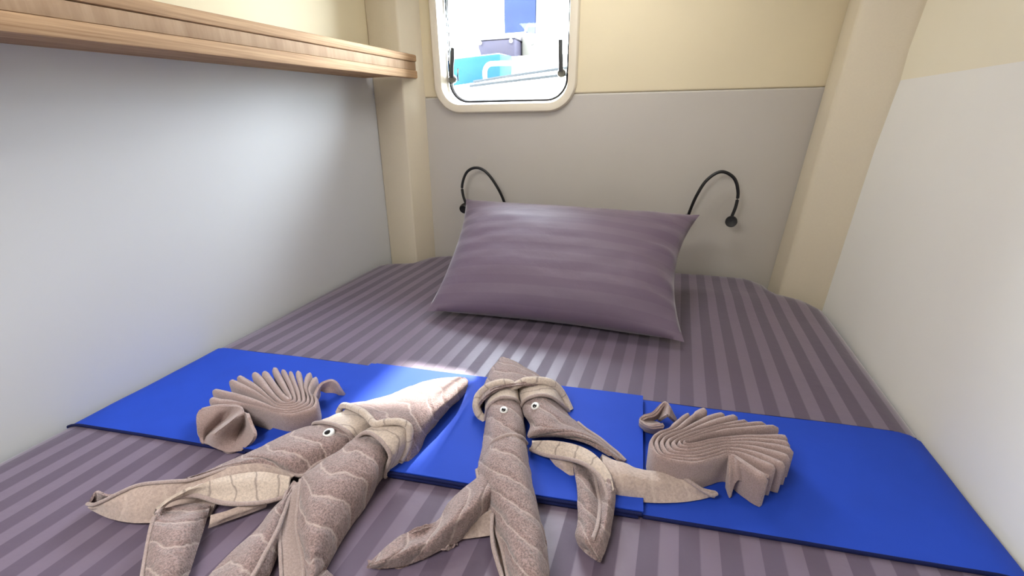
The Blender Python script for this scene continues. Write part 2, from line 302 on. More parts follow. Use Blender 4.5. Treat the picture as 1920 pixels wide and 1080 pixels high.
DATA = {
 'a_mantle': [[(-0.3344,0.6797,0.755),(-0.3354,0.681,0.774),(-0.3245,0.6662,0.784),(-0.3188,0.6598,0.786),(-0.3169,0.6601,0.782),(-0.3243,0.6738,0.766),(-0.324,0.6732,0.755)],[(-0.3512,0.6678,0.755),(-0.3537,0.6705,0.778),(-0.3249,0.6385,0.796),(-0.3111,0.6254,0.799),(-0.309,0.6266,0.788),(-0.3193,0.6387,0.762),(-0.3189,0.6381,0.755)],[(-0.3857,0.6452,0.755),(-0.3898,0.6491,0.78),(-0.3457,0.6029,0.802),(-0.3219,0.5838,0.806),(-0.313,0.5809,0.794),(-0.3263,0.5971,0.762),(-0.3261,0.5966,0.755)],[(-0.4129,0.6114,0.755),(-0.418,0.6159,0.781),(-0.3641,0.5656,0.806),(-0.3327,0.5398,0.812),(-0.3199,0.5361,0.798),(-0.3305,0.5506,0.762),(-0.3306,0.5502,0.755)],[(-0.4351,0.5737,0.755),(-0.4411,0.5785,0.782),(-0.3811,0.5275,0.81),(-0.3421,0.4993,0.818),(-0.3237,0.4931,0.802),(-0.3303,0.5084,0.762),(-0.3308,0.508,0.755)],[(-0.4587,0.5427,0.755),(-0.4652,0.547,0.784),(-0.4015,0.499,0.814),(-0.3578,0.4767,0.823),(-0.327,0.4713,0.806),(-0.3247,0.4791,0.762),(-0.3261,0.479,0.755)],[(-0.4879,0.5225,0.755),(-0.4951,0.5262,0.786),(-0.4268,0.4884,0.816),(-0.375,0.4647,0.824),(-0.3325,0.4684,0.809),(-0.3281,0.4541,0.764),(-0.33,0.4545,0.755)],[(-0.4925,0.511,0.755),(-0.4992,0.5144,0.788),(-0.4332,0.4779,0.818),(-0.3867,0.4569,0.82),(-0.3365,0.4724,0.811),(-0.3358,0.4481,0.764),(-0.3379,0.4485,0.755)]],
 'a_rim': [[(-0.5116,0.5104,0.772)],[(-0.4971,0.5123,0.79)],[(-0.4318,0.4764,0.82)],[(-0.408,0.4663,0.821)],[(-0.3871,0.4555,0.82)],[(-0.3686,0.4609,0.824)],[(-0.348,0.4673,0.824)],[(-0.3339,0.469,0.816)],[(-0.3323,0.4643,0.798)],[(-0.3358,0.4574,0.78)],[(-0.3422,0.4461,0.764)]],
 'a_cuff_left': [[(-0.4916,0.5238,0.755),(-0.4968,0.527,0.78),(-0.4388,0.4907,0.804),(-0.4099,0.4746,0.808),(-0.4029,0.478,0.79)],[(-0.4942,0.4995,0.755),(-0.499,0.5015,0.782),(-0.4488,0.482,0.806),(-0.4181,0.4694,0.81),(-0.4086,0.4738,0.794)],[(-0.5057,0.4792,0.755),(-0.5109,0.4808,0.783),(-0.4558,0.4642,0.807),(-0.4246,0.4538,0.81),(-0.4115,0.4545,0.796)],[(-0.5165,0.4597,0.755),(-0.522,0.4611,0.783),(-0.4671,0.4475,0.807),(-0.4311,0.4387,0.809),(-0.4203,0.4413,0.792)]],
 'a_roll_left': [[(-0.504,0.4711,0.755),(-0.5087,0.4725,0.778),(-0.4645,0.4596,0.798),(-0.4294,0.4485,0.8),(-0.4185,0.4498,0.784)],[(-0.5176,0.4556,0.755),(-0.5227,0.4572,0.78),(-0.4795,0.4438,0.8),(-0.4376,0.43,0.802),(-0.4189,0.4342,0.786)],[(-0.5378,0.4332,0.755),(-0.5432,0.435,0.782),(-0.4912,0.4187,0.804),(-0.4534,0.4048,0.804),(-0.4345,0.4042,0.784)],[(-0.5566,0.3937,0.755),(-0.5621,0.3947,0.782),(-0.51,0.3844,0.804),(-0.47,0.3777,0.804),(-0.4487,0.3845,0.782)],[(-0.5673,0.3742,0.755),(-0.5728,0.3752,0.781),(-0.5226,0.3668,0.801),(-0.4823,0.3598,0.8),(-0.4571,0.3636,0.778)],[(-0.5789,0.3616,0.755),(-0.5827,0.3618,0.78),(-0.5452,0.3583,0.795),(-0.5193,0.3581,0.795),(-0.4914,0.3584,0.784)],[(-0.5916,0.3394,0.755),(-0.5938,0.3393,0.78),(-0.5703,0.3373,0.79),(-0.5573,0.3413,0.791),(-0.5484,0.3496,0.788)],[(-0.6097,0.3106,0.755),(-0.611,0.3104,0.778),(-0.5977,0.3091,0.785),(-0.5904,0.3139,0.786),(-0.5883,0.3219,0.784)],[(-0.624,0.3002,0.755),(-0.6248,0.3003,0.776),(-0.6141,0.2976,0.782),(-0.6119,0.2992,0.782),(-0.6125,0.3023,0.78)]],
 'a_arm1': [[(-0.5656,0.3328,0.788),(-0.5665,0.3249,0.77),(-0.5613,0.3072,0.76),(-0.5509,0.284,0.755)],[(-0.5941,0.3011,0.789),(-0.5984,0.296,0.772),(-0.597,0.279,0.761),(-0.5897,0.2598,0.755)],[(-0.6222,0.287,0.79),(-0.6178,0.278,0.78),(-0.617,0.2642,0.766),(-0.6173,0.2495,0.755)],[(-0.6568,0.2712,0.789),(-0.6471,0.2618,0.783),(-0.6416,0.2498,0.769),(-0.6435,0.2412,0.755)],[(-0.6737,0.2553,0.785),(-0.6686,0.249,0.779),(-0.6693,0.2419,0.766),(-0.6724,0.237,0.755)],[(-0.69,0.2449,0.777),(-0.689,0.2414,0.772),(-0.6931,0.2389,0.763),(-0.6964,0.2364,0.755)],[(-0.7094,0.2386,0.768),(-0.7093,0.2376,0.765),(-0.7113,0.2377,0.76),(-0.7117,0.2371,0.755)],[(-0.7254,0.2384,0.764),(-0.7241,0.2375,0.762),(-0.725,0.2378,0.758),(-0.7239,0.2378,0.755)]],
 'a_arm1_back': [[(-0.564,0.3321,0.79),(-0.583,0.3377,0.78),(-0.5995,0.3429,0.764)],[(-0.5945,0.3016,0.79),(-0.614,0.3077,0.778),(-0.6297,0.3129,0.762)],[(-0.6238,0.2881,0.79),(-0.6434,0.2944,0.776),(-0.6572,0.2975,0.76)],[(-0.6576,0.2718,0.789),(-0.6762,0.2767,0.774),(-0.6906,0.2803,0.758)],[(-0.6881,0.2521,0.782),(-0.7041,0.2547,0.769),(-0.7154,0.2558,0.756)],[(-0.7177,0.25,0.781),(-0.7281,0.2493,0.767),(-0.7315,0.2466,0.756)],[(-0.7264,0.2401,0.766),(-0.7311,0.2402,0.76),(-0.7332,0.2403,0.755)]],
 'a_arm2_inside': [[(-0.4646,0.3509,0.788),(-0.4611,0.3443,0.784),(-0.4579,0.3368,0.776),(-0.462,0.3323,0.766)],[(-0.5108,0.3416,0.792),(-0.5013,0.3316,0.788),(-0.4933,0.3215,0.778),(-0.4845,0.3112,0.77)],[(-0.5473,0.3193,0.794),(-0.5406,0.3109,0.79),(-0.535,0.3024,0.78),(-0.5289,0.2944,0.772)],[(-0.5662,0.3008,0.794),(-0.5664,0.2965,0.79),(-0.5711,0.2929,0.782),(-0.5747,0.2881,0.778)],[(-0.5801,0.2791,0.792),(-0.5832,0.2762,0.79),(-0.5872,0.2733,0.786),(-0.5938,0.2708,0.782)],[(-0.5879,0.2633,0.79),(-0.5894,0.2611,0.789),(-0.5911,0.2588,0.787),(-0.5922,0.2564,0.784)],[(-0.5896,0.251,0.788),(-0.5897,0.2494,0.787),(-0.5886,0.2478,0.786),(-0.588,0.2462,0.784)]],
 'a_arm2': [[(-0.5892,0.2515,0.755),(-0.5891,0.2496,0.787),(-0.5956,0.2667,0.774),(-0.5907,0.2822,0.766),(-0.5728,0.2879,0.766),(-0.557,0.2921,0.764)],[(-0.5836,0.2435,0.755),(-0.5848,0.2422,0.785),(-0.5823,0.2552,0.776),(-0.5659,0.264,0.776),(-0.5544,0.2732,0.774),(-0.5507,0.2852,0.762)],[(-0.5763,0.2329,0.755),(-0.5785,0.2321,0.78),(-0.5575,0.2379,0.785),(-0.5411,0.2439,0.788),(-0.534,0.2565,0.78),(-0.54,0.2721,0.76)],[(-0.5635,0.219,0.755),(-0.566,0.2184,0.774),(-0.5404,0.2209,0.785),(-0.5232,0.227,0.788),(-0.5177,0.2386,0.78),(-0.5239,0.2522,0.759)],[(-0.5484,0.2048,0.755),(-0.5509,0.2044,0.771),(-0.524,0.2053,0.783),(-0.5085,0.2108,0.786),(-0.5044,0.2213,0.778),(-0.5076,0.232,0.759)],[(-0.5295,0.1888,0.755),(-0.5319,0.1886,0.77),(-0.506,0.189,0.781),(-0.4922,0.1926,0.784),(-0.4881,0.2011,0.776),(-0.4912,0.2108,0.758)],[(-0.5105,0.1729,0.755),(-0.5124,0.1727,0.768),(-0.4914,0.1733,0.777),(-0.4813,0.1765,0.779),(-0.4787,0.1821,0.772),(-0.4821,0.1898,0.757)],[(-0.4964,0.1608,0.755),(-0.4975,0.1607,0.76),(-0.4835,0.1603,0.766),(-0.4789,0.1618,0.766),(-0.4781,0.1645,0.762),(-0.4779,0.1684,0.756)]],
 'a_flap': [[(-0.4816,0.319,0.768),(-0.4793,0.3176,0.764),(-0.4847,0.3184,0.755)],[(-0.5002,0.3073,0.77),(-0.4968,0.3044,0.764),(-0.4993,0.3023,0.755)],[(-0.5183,0.2883,0.77),(-0.515,0.2856,0.764),(-0.5177,0.2836,0.755)],[(-0.5355,0.2773,0.768),(-0.5319,0.2711,0.762),(-0.5329,0.2673,0.755)]],
 'a_cuff_right': [[(-0.405,0.4862,0.755),(-0.4083,0.4859,0.804),(-0.3809,0.4898,0.816),(-0.3519,0.4904,0.814),(-0.3381,0.4802,0.796),(-0.3377,0.4605,0.764),(-0.3383,0.4617,0.755)],[(-0.3966,0.4704,0.755),(-0.4001,0.4706,0.804),(-0.3728,0.4686,0.817),(-0.3421,0.4682,0.815),(-0.3343,0.4611,0.796),(-0.3405,0.4525,0.764),(-0.3405,0.4531,0.755)],[(-0.4027,0.4512,0.755),(-0.4062,0.4514,0.802),(-0.3824,0.4543,0.817),(-0.3485,0.4485,0.815),(-0.3372,0.4386,0.796),(-0.3457,0.4335,0.763),(-0.3458,0.4341,0.755)],[(-0.4095,0.4328,0.755),(-0.4125,0.4329,0.8),(-0.3913,0.437,0.817),(-0.3633,0.4316,0.815),(-0.3413,0.4235,0.796),(-0.3515,0.4184,0.764),(-0.352,0.4189,0.755)]],
 'a_roll_right': [[(-0.4116,0.4577,0.755),(-0.4143,0.4579,0.794),(-0.3952,0.4622,0.802),(-0.3694,0.454,0.8),(-0.351,0.4379,0.784),(-0.3533,0.4278,0.762),(-0.3539,0.4289,0.755)],[(-0.4142,0.4265,0.755),(-0.4174,0.4269,0.797),(-0.3951,0.4324,0.809),(-0.3635,0.4211,0.808),(-0.35,0.4126,0.79),(-0.3554,0.4067,0.762),(-0.3557,0.4073,0.755)],[(-0.4247,0.3968,0.755),(-0.4287,0.3973,0.794),(-0.3965,0.3953,0.809),(-0.3609,0.3885,0.809),(-0.3448,0.3898,0.788),(-0.351,0.3856,0.76),(-0.3514,0.3857,0.755)],[(-0.4388,0.3685,0.755),(-0.4435,0.3694,0.79),(-0.4008,0.3586,0.809),(-0.3639,0.3539,0.809),(-0.347,0.3584,0.786),(-0.3463,0.3513,0.759),(-0.347,0.3514,0.755)],[(-0.439,0.3482,0.755),(-0.4438,0.3499,0.788),(-0.3989,0.3301,0.806),(-0.3639,0.3226,0.806),(-0.3466,0.3268,0.784),(-0.3469,0.3276,0.759),(-0.3476,0.3274,0.755)],[(-0.4176,0.3196,0.755),(-0.4217,0.3212,0.784),(-0.3823,0.3027,0.802),(-0.3547,0.2947,0.802),(-0.343,0.3009,0.78),(-0.3432,0.302,0.759),(-0.3437,0.3017,0.755)],[(-0.3957,0.2917,0.755),(-0.3989,0.293,0.78),(-0.369,0.2792,0.796),(-0.3456,0.2714,0.796),(-0.3384,0.2776,0.776),(-0.3397,0.2813,0.759),(-0.34,0.2809,0.755)],[(-0.3725,0.2718,0.755),(-0.3748,0.2728,0.775),(-0.3497,0.2601,0.79),(-0.3352,0.2563,0.79),(-0.3351,0.2621,0.773),(-0.337,0.2653,0.759),(-0.3369,0.265,0.755)],[(-0.3543,0.2563,0.755),(-0.3559,0.2568,0.773),(-0.3376,0.2483,0.785),(-0.3289,0.2478,0.784),(-0.3332,0.2539,0.768),(-0.335,0.2564,0.758),(-0.3347,0.256,0.755)],[(-0.3419,0.2428,0.755),(-0.3431,0.2432,0.771),(-0.3303,0.237,0.78),(-0.324,0.2359,0.779),(-0.3279,0.2411,0.766),(-0.3301,0.2427,0.757),(-0.3298,0.2424,0.755)],[(-0.3284,0.2218,0.755),(-0.329,0.2219,0.768),(-0.3227,0.2201,0.772),(-0.3196,0.2199,0.772),(-0.322,0.2231,0.764),(-0.3244,0.2257,0.757),(-0.3242,0.2254,0.755)]],
 'a_strip': [[(-0.46,0.3525,0.755),(-0.4604,0.3526,0.776),(-0.4542,0.3513,0.78),(-0.4493,0.3517,0.782)],[(-0.4575,0.3346,0.755),(-0.4582,0.3346,0.774),(-0.4471,0.3343,0.778),(-0.4399,0.3386,0.78)],[(-0.4448,0.3135,0.755),(-0.4455,0.3134,0.772),(-0.4333,0.3146,0.775),(-0.4186,0.3138,0.777)],[(-0.4258,0.2893,0.755),(-0.4266,0.2893,0.77),(-0.4132,0.2902,0.772),(-0.3994,0.2912,0.774)],[(-0.4017,0.2663,0.755),(-0.4026,0.2663,0.768),(-0.3878,0.2665,0.77),(-0.3754,0.2719,0.772)],[(-0.3754,0.2416,0.755),(-0.3762,0.2415,0.766),(-0.3619,0.2433,0.768),(-0.3479,0.247,0.771)],[(-0.3534,0.2203,0.755),(-0.3541,0.2202,0.762),(-0.3419,0.2216,0.764),(-0.3302,0.2253,0.766)]],
 'a_arm3': [[(-0.4635,0.3534,0.77),(-0.4564,0.3496,0.776),(-0.457,0.3513,0.772),(-0.4591,0.3523,0.764)],[(-0.4622,0.3371,0.768),(-0.4497,0.3315,0.78),(-0.4507,0.335,0.774),(-0.4497,0.3328,0.762)],[(-0.4659,0.3124,0.764),(-0.4395,0.3035,0.785),(-0.4336,0.3063,0.776),(-0.4338,0.306,0.76)],[(-0.4639,0.2831,0.76),(-0.429,0.2742,0.786),(-0.418,0.2786,0.778),(-0.4171,0.2815,0.759)],[(-0.4678,0.2509,0.759),(-0.4232,0.2455,0.786),(-0.4081,0.2522,0.778),(-0.4045,0.2583,0.758)],[(-0.4676,0.2179,0.758),(-0.4152,0.2166,0.785),(-0.3991,0.2249,0.777),(-0.3947,0.2338,0.757)],[(-0.4617,0.1932,0.758),(-0.415,0.1917,0.779),(-0.3991,0.1979,0.772),(-0.3917,0.2039,0.757)],[(-0.4475,0.177,0.756),(-0.4201,0.1786,0.764),(-0.4082,0.1813,0.762),(-0.4018,0.1848,0.756)]],
 'a_tip': [[(-0.3404,0.2549,0.755),(-0.3404,0.2544,0.766),(-0.3399,0.2629,0.766),(-0.3345,0.2661,0.766),(-0.3348,0.2659,0.755)],[(-0.327,0.247,0.755),(-0.3271,0.2466,0.766),(-0.3239,0.2542,0.768),(-0.3287,0.2667,0.758),(-0.3285,0.2662,0.755)],[(-0.3152,0.2432,0.755),(-0.3154,0.2427,0.762),(-0.312,0.2502,0.764),(-0.3182,0.2632,0.756),(-0.3179,0.2627,0.755)]],
 'b_mantle': [[(-0.288,0.757,0.755),(-0.2888,0.757,0.78),(-0.2824,0.7565,0.788),(-0.2755,0.757,0.79),(-0.2702,0.7618,0.786),(-0.2672,0.7675,0.78),(-0.2676,0.7671,0.755)],[(-0.2881,0.718,0.755),(-0.2903,0.7183,0.78),(-0.272,0.7098,0.8),(-0.2544,0.7138,0.804),(-0.239,0.727,0.798),(-0.2326,0.7522,0.78),(-0.2335,0.7506,0.755)],[(-0.2818,0.6699,0.755),(-0.2848,0.6698,0.78),(-0.2605,0.6603,0.806),(-0.2348,0.6705,0.812),(-0.2082,0.6918,0.804),(-0.1929,0.7295,0.78),(-0.1945,0.7272,0.755)],[(-0.2772,0.6366,0.755),(-0.2806,0.6366,0.78),(-0.2526,0.6223,0.81),(-0.2229,0.6355,0.817),(-0.1843,0.6622,0.81),(-0.1586,0.7074,0.778),(-0.1612,0.7046,0.755)],[(-0.2717,0.6104,0.755),(-0.2749,0.6098,0.78),(-0.248,0.5995,0.812),(-0.2217,0.6198,0.818),(-0.1735,0.646,0.814),(-0.1387,0.692,0.774),(-0.142,0.6891,0.755)],[(-0.2674,0.5956,0.755),(-0.2702,0.5942,0.78),(-0.2486,0.5954,0.81),(-0.223,0.6174,0.816),(-0.171,0.6447,0.812),(-0.1302,0.6785,0.772),(-0.1339,0.6761,0.755)]],
 'b_rim': [[(-0.2515,0.5832,0.759)],[(-0.267,0.5912,0.768)],[(-0.2732,0.597,0.78)],[(-0.2732,0.6112,0.792)],[(-0.2574,0.62,0.808)],[(-0.235,0.6289,0.816)],[(-0.2195,0.6342,0.814)],[(-0.2114,0.633,0.811)],[(-0.202,0.6397,0.814)],[(-0.1921,0.6449,0.818)],[(-0.1709,0.6507,0.82)],[(-0.1503,0.6591,0.814)],[(-0.1366,0.6664,0.8)],[(-0.1252,0.6687,0.782)],[(-0.1102,0.6589,0.761)]],
 'b_cuff_left': [[(-0.2663,0.641,0.755),(-0.2685,0.6413,0.786),(-0.2524,0.6326,0.804),(-0.232,0.6365,0.81),(-0.2141,0.6412,0.804),(-0.2092,0.656,0.784),(-0.2101,0.6553,0.755)],[(-0.2625,0.6223,0.755),(-0.2647,0.6223,0.784),(-0.25,0.6185,0.804),(-0.228,0.6223,0.811),(-0.2085,0.6267,0.805),(-0.2034,0.6388,0.788),(-0.2044,0.6382,0.755)],[(-0.2556,0.6017,0.755),(-0.2575,0.6013,0.776),(-0.247,0.6015,0.8),(-0.2255,0.6071,0.811),(-0.2043,0.6139,0.806),(-0.1992,0.6274,0.788),(-0.2003,0.6266,0.755)],[(-0.2488,0.5822,0.755),(-0.2504,0.5816,0.766),(-0.2424,0.5814,0.796),(-0.2237,0.5917,0.811),(-0.2013,0.602,0.807),(-0.1941,0.6151,0.788),(-0.1953,0.6142,0.755)]],
 'b_cuff_right': [[(-0.2074,0.6537,0.755),(-0.2103,0.6534,0.79),(-0.1896,0.6494,0.808),(-0.1614,0.658,0.812),(-0.1444,0.6757,0.8),(-0.1361,0.6937,0.774),(-0.1371,0.6923,0.755)],[(-0.1998,0.6367,0.755),(-0.2026,0.6362,0.79),(-0.1834,0.635,0.809),(-0.1572,0.6452,0.813),(-0.1372,0.6565,0.801),(-0.1281,0.6791,0.772),(-0.1292,0.6777,0.755)],[(-0.1933,0.6231,0.755),(-0.1958,0.6225,0.79),(-0.1783,0.6238,0.809),(-0.1534,0.6326,0.813),(-0.1336,0.6447,0.8),(-0.1195,0.6663,0.767),(-0.1208,0.665,0.755)],[(-0.1878,0.6125,0.755),(-0.1901,0.612,0.789),(-0.1739,0.6134,0.808),(-0.151,0.6211,0.812),(-0.1317,0.6327,0.798),(-0.1111,0.6536,0.762),(-0.1127,0.6523,0.755)]],
 'b_roll_left': [[(-0.2565,0.6068,0.755),(-0.2583,0.6066,0.772),(-0.2458,0.6017,0.798),(-0.2275,0.6098,0.806),(-0.2064,0.6175,0.802),(-0.1995,0.6299,0.784),(-0.2006,0.6291,0.755)],[(-0.2478,0.5843,0.755),(-0.2494,0.5837,0.769),(-0.2389,0.5812,0.798),(-0.2229,0.5943,0.807),(-0.2031,0.6017,0.803),(-0.1936,0.6148,0.784),(-0.1948,0.614,0.755)],[(-0.2412,0.562,0.755),(-0.2432,0.5615,0.766),(-0.2273,0.5606,0.799),(-0.2103,0.569,0.806),(-0.1896,0.5767,0.801),(-0.1824,0.5969,0.776),(-0.1835,0.5958,0.755)],[(-0.2327,0.5355,0.755),(-0.2349,0.5351,0.764),(-0.2173,0.5343,0.798),(-0.1992,0.5426,0.804),(-0.1778,0.5454,0.799),(-0.1703,0.5687,0.77),(-0.1714,0.5677,0.755)],[(-0.2259,0.5082,0.755),(-0.2281,0.5079,0.764),(-0.208,0.505,0.796),(-0.1905,0.5128,0.802),(-0.1714,0.5201,0.797),(-0.1645,0.5499,0.766),(-0.1655,0.5484,0.755)],[(-0.2209,0.4843,0.755),(-0.2233,0.4833,0.762),(-0.2044,0.485,0.792),(-0.1842,0.4994,0.798),(-0.1624,0.5094,0.791),(-0.1535,0.523,0.764),(-0.1547,0.5221,0.755)],[(-0.2121,0.4634,0.755),(-0.2147,0.4626,0.762),(-0.1931,0.4646,0.788),(-0.1726,0.4759,0.792),(-0.1512,0.4846,0.786),(-0.1443,0.4988,0.762),(-0.1454,0.4979,0.755)]],
 'b_arm_front': [[(-0.2119,0.4977,0.755),(-0.214,0.4971,0.778),(-0.1976,0.4968,0.803),(-0.1798,0.5082,0.808),(-0.1628,0.5167,0.802),(-0.1597,0.5402,0.77),(-0.1605,0.5389,0.755)],[(-0.211,0.479,0.755),(-0.2132,0.4784,0.776),(-0.1969,0.476,0.804),(-0.1757,0.4879,0.81),(-0.1546,0.498,0.802),(-0.1516,0.5214,0.766),(-0.1525,0.52,0.755)],[(-0.2112,0.4574,0.755),(-0.2139,0.457,0.774),(-0.192,0.4542,0.804),(-0.1678,0.4631,0.811),(-0.1452,0.4709,0.801),(-0.1399,0.4935,0.763),(-0.141,0.4923,0.755)],[(-0.1962,0.433,0.755),(-0.1993,0.4334,0.774),(-0.1726,0.4208,0.803),(-0.1488,0.4263,0.809),(-0.1285,0.4348,0.799),(-0.1231,0.458,0.761),(-0.1241,0.4568,0.755)],[(-0.1715,0.4032,0.755),(-0.1742,0.4038,0.772),(-0.1496,0.392,0.801),(-0.1294,0.3947,0.805),(-0.1115,0.4025,0.795),(-0.1061,0.4216,0.76),(-0.107,0.4205,0.755)],[(-0.1519,0.3757,0.755),(-0.1544,0.3763,0.77),(-0.1308,0.3633,0.798),(-0.1118,0.3659,0.802),(-0.0964,0.3762,0.792),(-0.0902,0.3928,0.759),(-0.091,0.3917,0.755)],[(-0.1333,0.3512,0.755),(-0.1355,0.352,0.768),(-0.1152,0.3372,0.795),(-0.0982,0.3387,0.8),(-0.0854,0.3486,0.789),(-0.0798,0.3648,0.759),(-0.0805,0.3638,0.755)],[(-0.117,0.3236,0.755),(-0.1189,0.3243,0.766),(-0.1016,0.3111,0.792),(-0.0869,0.313,0.796),(-0.0761,0.3231,0.785),(-0.072,0.3397,0.758),(-0.0726,0.3386,0.755)],[(-0.1049,0.3006,0.755),(-0.1064,0.3012,0.764),(-0.0928,0.2911,0.784),(-0.081,0.2923,0.788),(-0.0733,0.3002,0.778),(-0.0699,0.3126,0.757),(-0.0704,0.3118,0.755)],[(-0.0963,0.2885,0.755),(-0.0973,0.2888,0.758),(-0.0893,0.2834,0.769),(-0.0809,0.2837,0.771),(-0.076,0.288,0.766),(-0.0725,0.2935,0.756),(-0.0728,0.2931,0.755)]],
 'b_arm_left': [[(-0.2006,0.4418,0.755),(-0.2023,0.4435,0.784),(-0.1848,0.4261,0.794),(-0.1734,0.4137,0.794),(-0.1682,0.4114,0.778),(-0.1652,0.4064,0.76),(-0.1656,0.4067,0.755)],[(-0.2099,0.4266,0.755),(-0.2119,0.4287,0.778),(-0.1927,0.4056,0.796),(-0.1793,0.3927,0.798),(-0.1746,0.3926,0.78),(-0.1726,0.3904,0.759),(-0.1729,0.3905,0.755)],[(-0.2212,0.4094,0.755),(-0.2233,0.4118,0.774),(-0.2018,0.3856,0.794),(-0.1873,0.3712,0.799),(-0.1826,0.3723,0.78),(-0.1855,0.3766,0.758),(-0.1856,0.3764,0.755)],[(-0.2277,0.3893,0.755),(-0.2297,0.3915,0.771),(-0.2099,0.3686,0.792),(-0.1954,0.355,0.797),(-0.193,0.3572,0.778),(-0.1948,0.3585,0.758),(-0.1948,0.3583,0.755)],[(-0.2306,0.3657,0.755),(-0.2319,0.3671,0.768),(-0.2208,0.355,0.78),(-0.21,0.3432,0.79),(-0.2063,0.3431,0.778),(-0.2048,0.3463,0.757),(-0.205,0.3462,0.755)],[(-0.2415,0.3532,0.755),(-0.2428,0.3542,0.77),(-0.2359,0.351,0.766),(-0.2213,0.3367,0.78),(-0.217,0.3334,0.774),(-0.2158,0.3343,0.757),(-0.216,0.3344,0.755)],[(-0.2534,0.341,0.755),(-0.255,0.3418,0.772),(-0.2446,0.3409,0.764),(-0.2293,0.3279,0.776),(-0.2254,0.3231,0.772),(-0.2254,0.3232,0.757),(-0.2256,0.3234,0.755)],[(-0.2625,0.3306,0.755),(-0.264,0.3316,0.772),(-0.2517,0.3255,0.772),(-0.2387,0.3155,0.78),(-0.236,0.3121,0.772),(-0.2371,0.3122,0.757),(-0.2372,0.3124,0.755)],[(-0.2713,0.3171,0.755),(-0.2728,0.3182,0.77),(-0.2564,0.3068,0.78),(-0.2477,0.3006,0.782),(-0.2471,0.3012,0.772),(-0.2492,0.3031,0.757),(-0.2491,0.303,0.755)],[(-0.282,0.301,0.755),(-0.2831,0.3017,0.766),(-0.2712,0.2942,0.774),(-0.2651,0.2908,0.775),(-0.2653,0.2929,0.766),(-0.267,0.2945,0.757),(-0.2669,0.2943,0.755)],[(-0.2884,0.2916,0.755),(-0.2889,0.2918,0.762),(-0.2841,0.2886,0.766),(-0.281,0.2873,0.766),(-0.2806,0.2881,0.762),(-0.281,0.2895,0.756),(-0.281,0.2895,0.755)],[(-0.2912,0.2903,0.755),(-0.2915,0.2905,0.758),(-0.2889,0.2887,0.76),(-0.287,0.2878,0.76),(-0.2862,0.2881,0.758),(-0.2845,0.2878,0.756),(-0.2846,0.2878,0.755)]],
 'b_arm_left_flap': [[(-0.1632,0.398,0.778),(-0.1599,0.3883,0.766),(-0.1576,0.3772,0.755)],[(-0.1756,0.3851,0.776),(-0.1735,0.3788,0.764),(-0.1716,0.37,0.755)],[(-0.1886,0.3705,0.768),(-0.1873,0.3667,0.761),(-0.1865,0.3626,0.755)],[(-0.2045,0.356,0.76),(-0.2049,0.3551,0.757),(-0.2054,0.3539,0.755)]],
 'b_strip': [[(-0.1609,0.3862,0.78),(-0.1595,0.3955,0.764),(-0.1487,0.3833,0.768)],[(-0.1555,0.3676,0.776),(-0.1519,0.3772,0.762),(-0.1392,0.3649,0.766)],[(-0.1468,0.3498,0.772),(-0.1424,0.3592,0.76),(-0.1301,0.3493,0.764)],[(-0.1364,0.3354,0.768),(-0.1322,0.3421,0.759),(-0.1221,0.3344,0.764)],[(-0.1251,0.3209,0.766),(-0.1222,0.3262,0.758),(-0.116,0.3227,0.762)],[(-0.1163,0.3018,0.762),(-0.113,0.3049,0.757),(-0.1072,0.3036,0.76)]],
 'b_roll_right': [[(-0.1939,0.6317,0.784),(-0.1809,0.633,0.799),(-0.1625,0.6409,0.804),(-0.1426,0.6523,0.794),(-0.1243,0.6666,0.768),(-0.1258,0.6656,0.755)],[(-0.1888,0.6118,0.784),(-0.1774,0.611,0.8),(-0.1615,0.6196,0.807),(-0.1396,0.6273,0.799),(-0.1185,0.6525,0.766),(-0.1202,0.6512,0.755)],[(-0.1821,0.5961,0.782),(-0.1647,0.5859,0.8),(-0.1475,0.5973,0.807),(-0.126,0.6078,0.797),(-0.104,0.6359,0.764),(-0.1058,0.6344,0.755)],[(-0.1639,0.574,0.78),(-0.1492,0.5583,0.8),(-0.1327,0.5728,0.807),(-0.1127,0.5909,0.796),(-0.0891,0.6235,0.764),(-0.0909,0.6215,0.755)],[(-0.1598,0.548,0.776),(-0.1416,0.5429,0.798),(-0.1206,0.5507,0.805),(-0.0985,0.5716,0.794),(-0.0719,0.6098,0.764),(-0.0739,0.6075,0.755)],[(-0.1342,0.5514,0.78),(-0.1097,0.5463,0.798),(-0.0889,0.5562,0.804),(-0.066,0.5702,0.792),(-0.0462,0.594,0.764),(-0.0479,0.5925,0.755)],[(-0.1018,0.5527,0.786),(-0.08,0.5477,0.798),(-0.0615,0.5499,0.801),(-0.0433,0.5595,0.79),(-0.0283,0.5792,0.764),(-0.0296,0.578,0.755)],[(-0.0623,0.5486,0.788),(-0.0484,0.5456,0.793),(-0.0364,0.5432,0.794),(-0.0249,0.551,0.784),(-0.0142,0.5681,0.764),(-0.0151,0.5671,0.755)],[(-0.0266,0.5367,0.784),(-0.0201,0.5356,0.786),(-0.0135,0.5348,0.786),(-0.0069,0.5415,0.778),(-0.0009,0.5567,0.762),(-0.0014,0.5559,0.755)]],
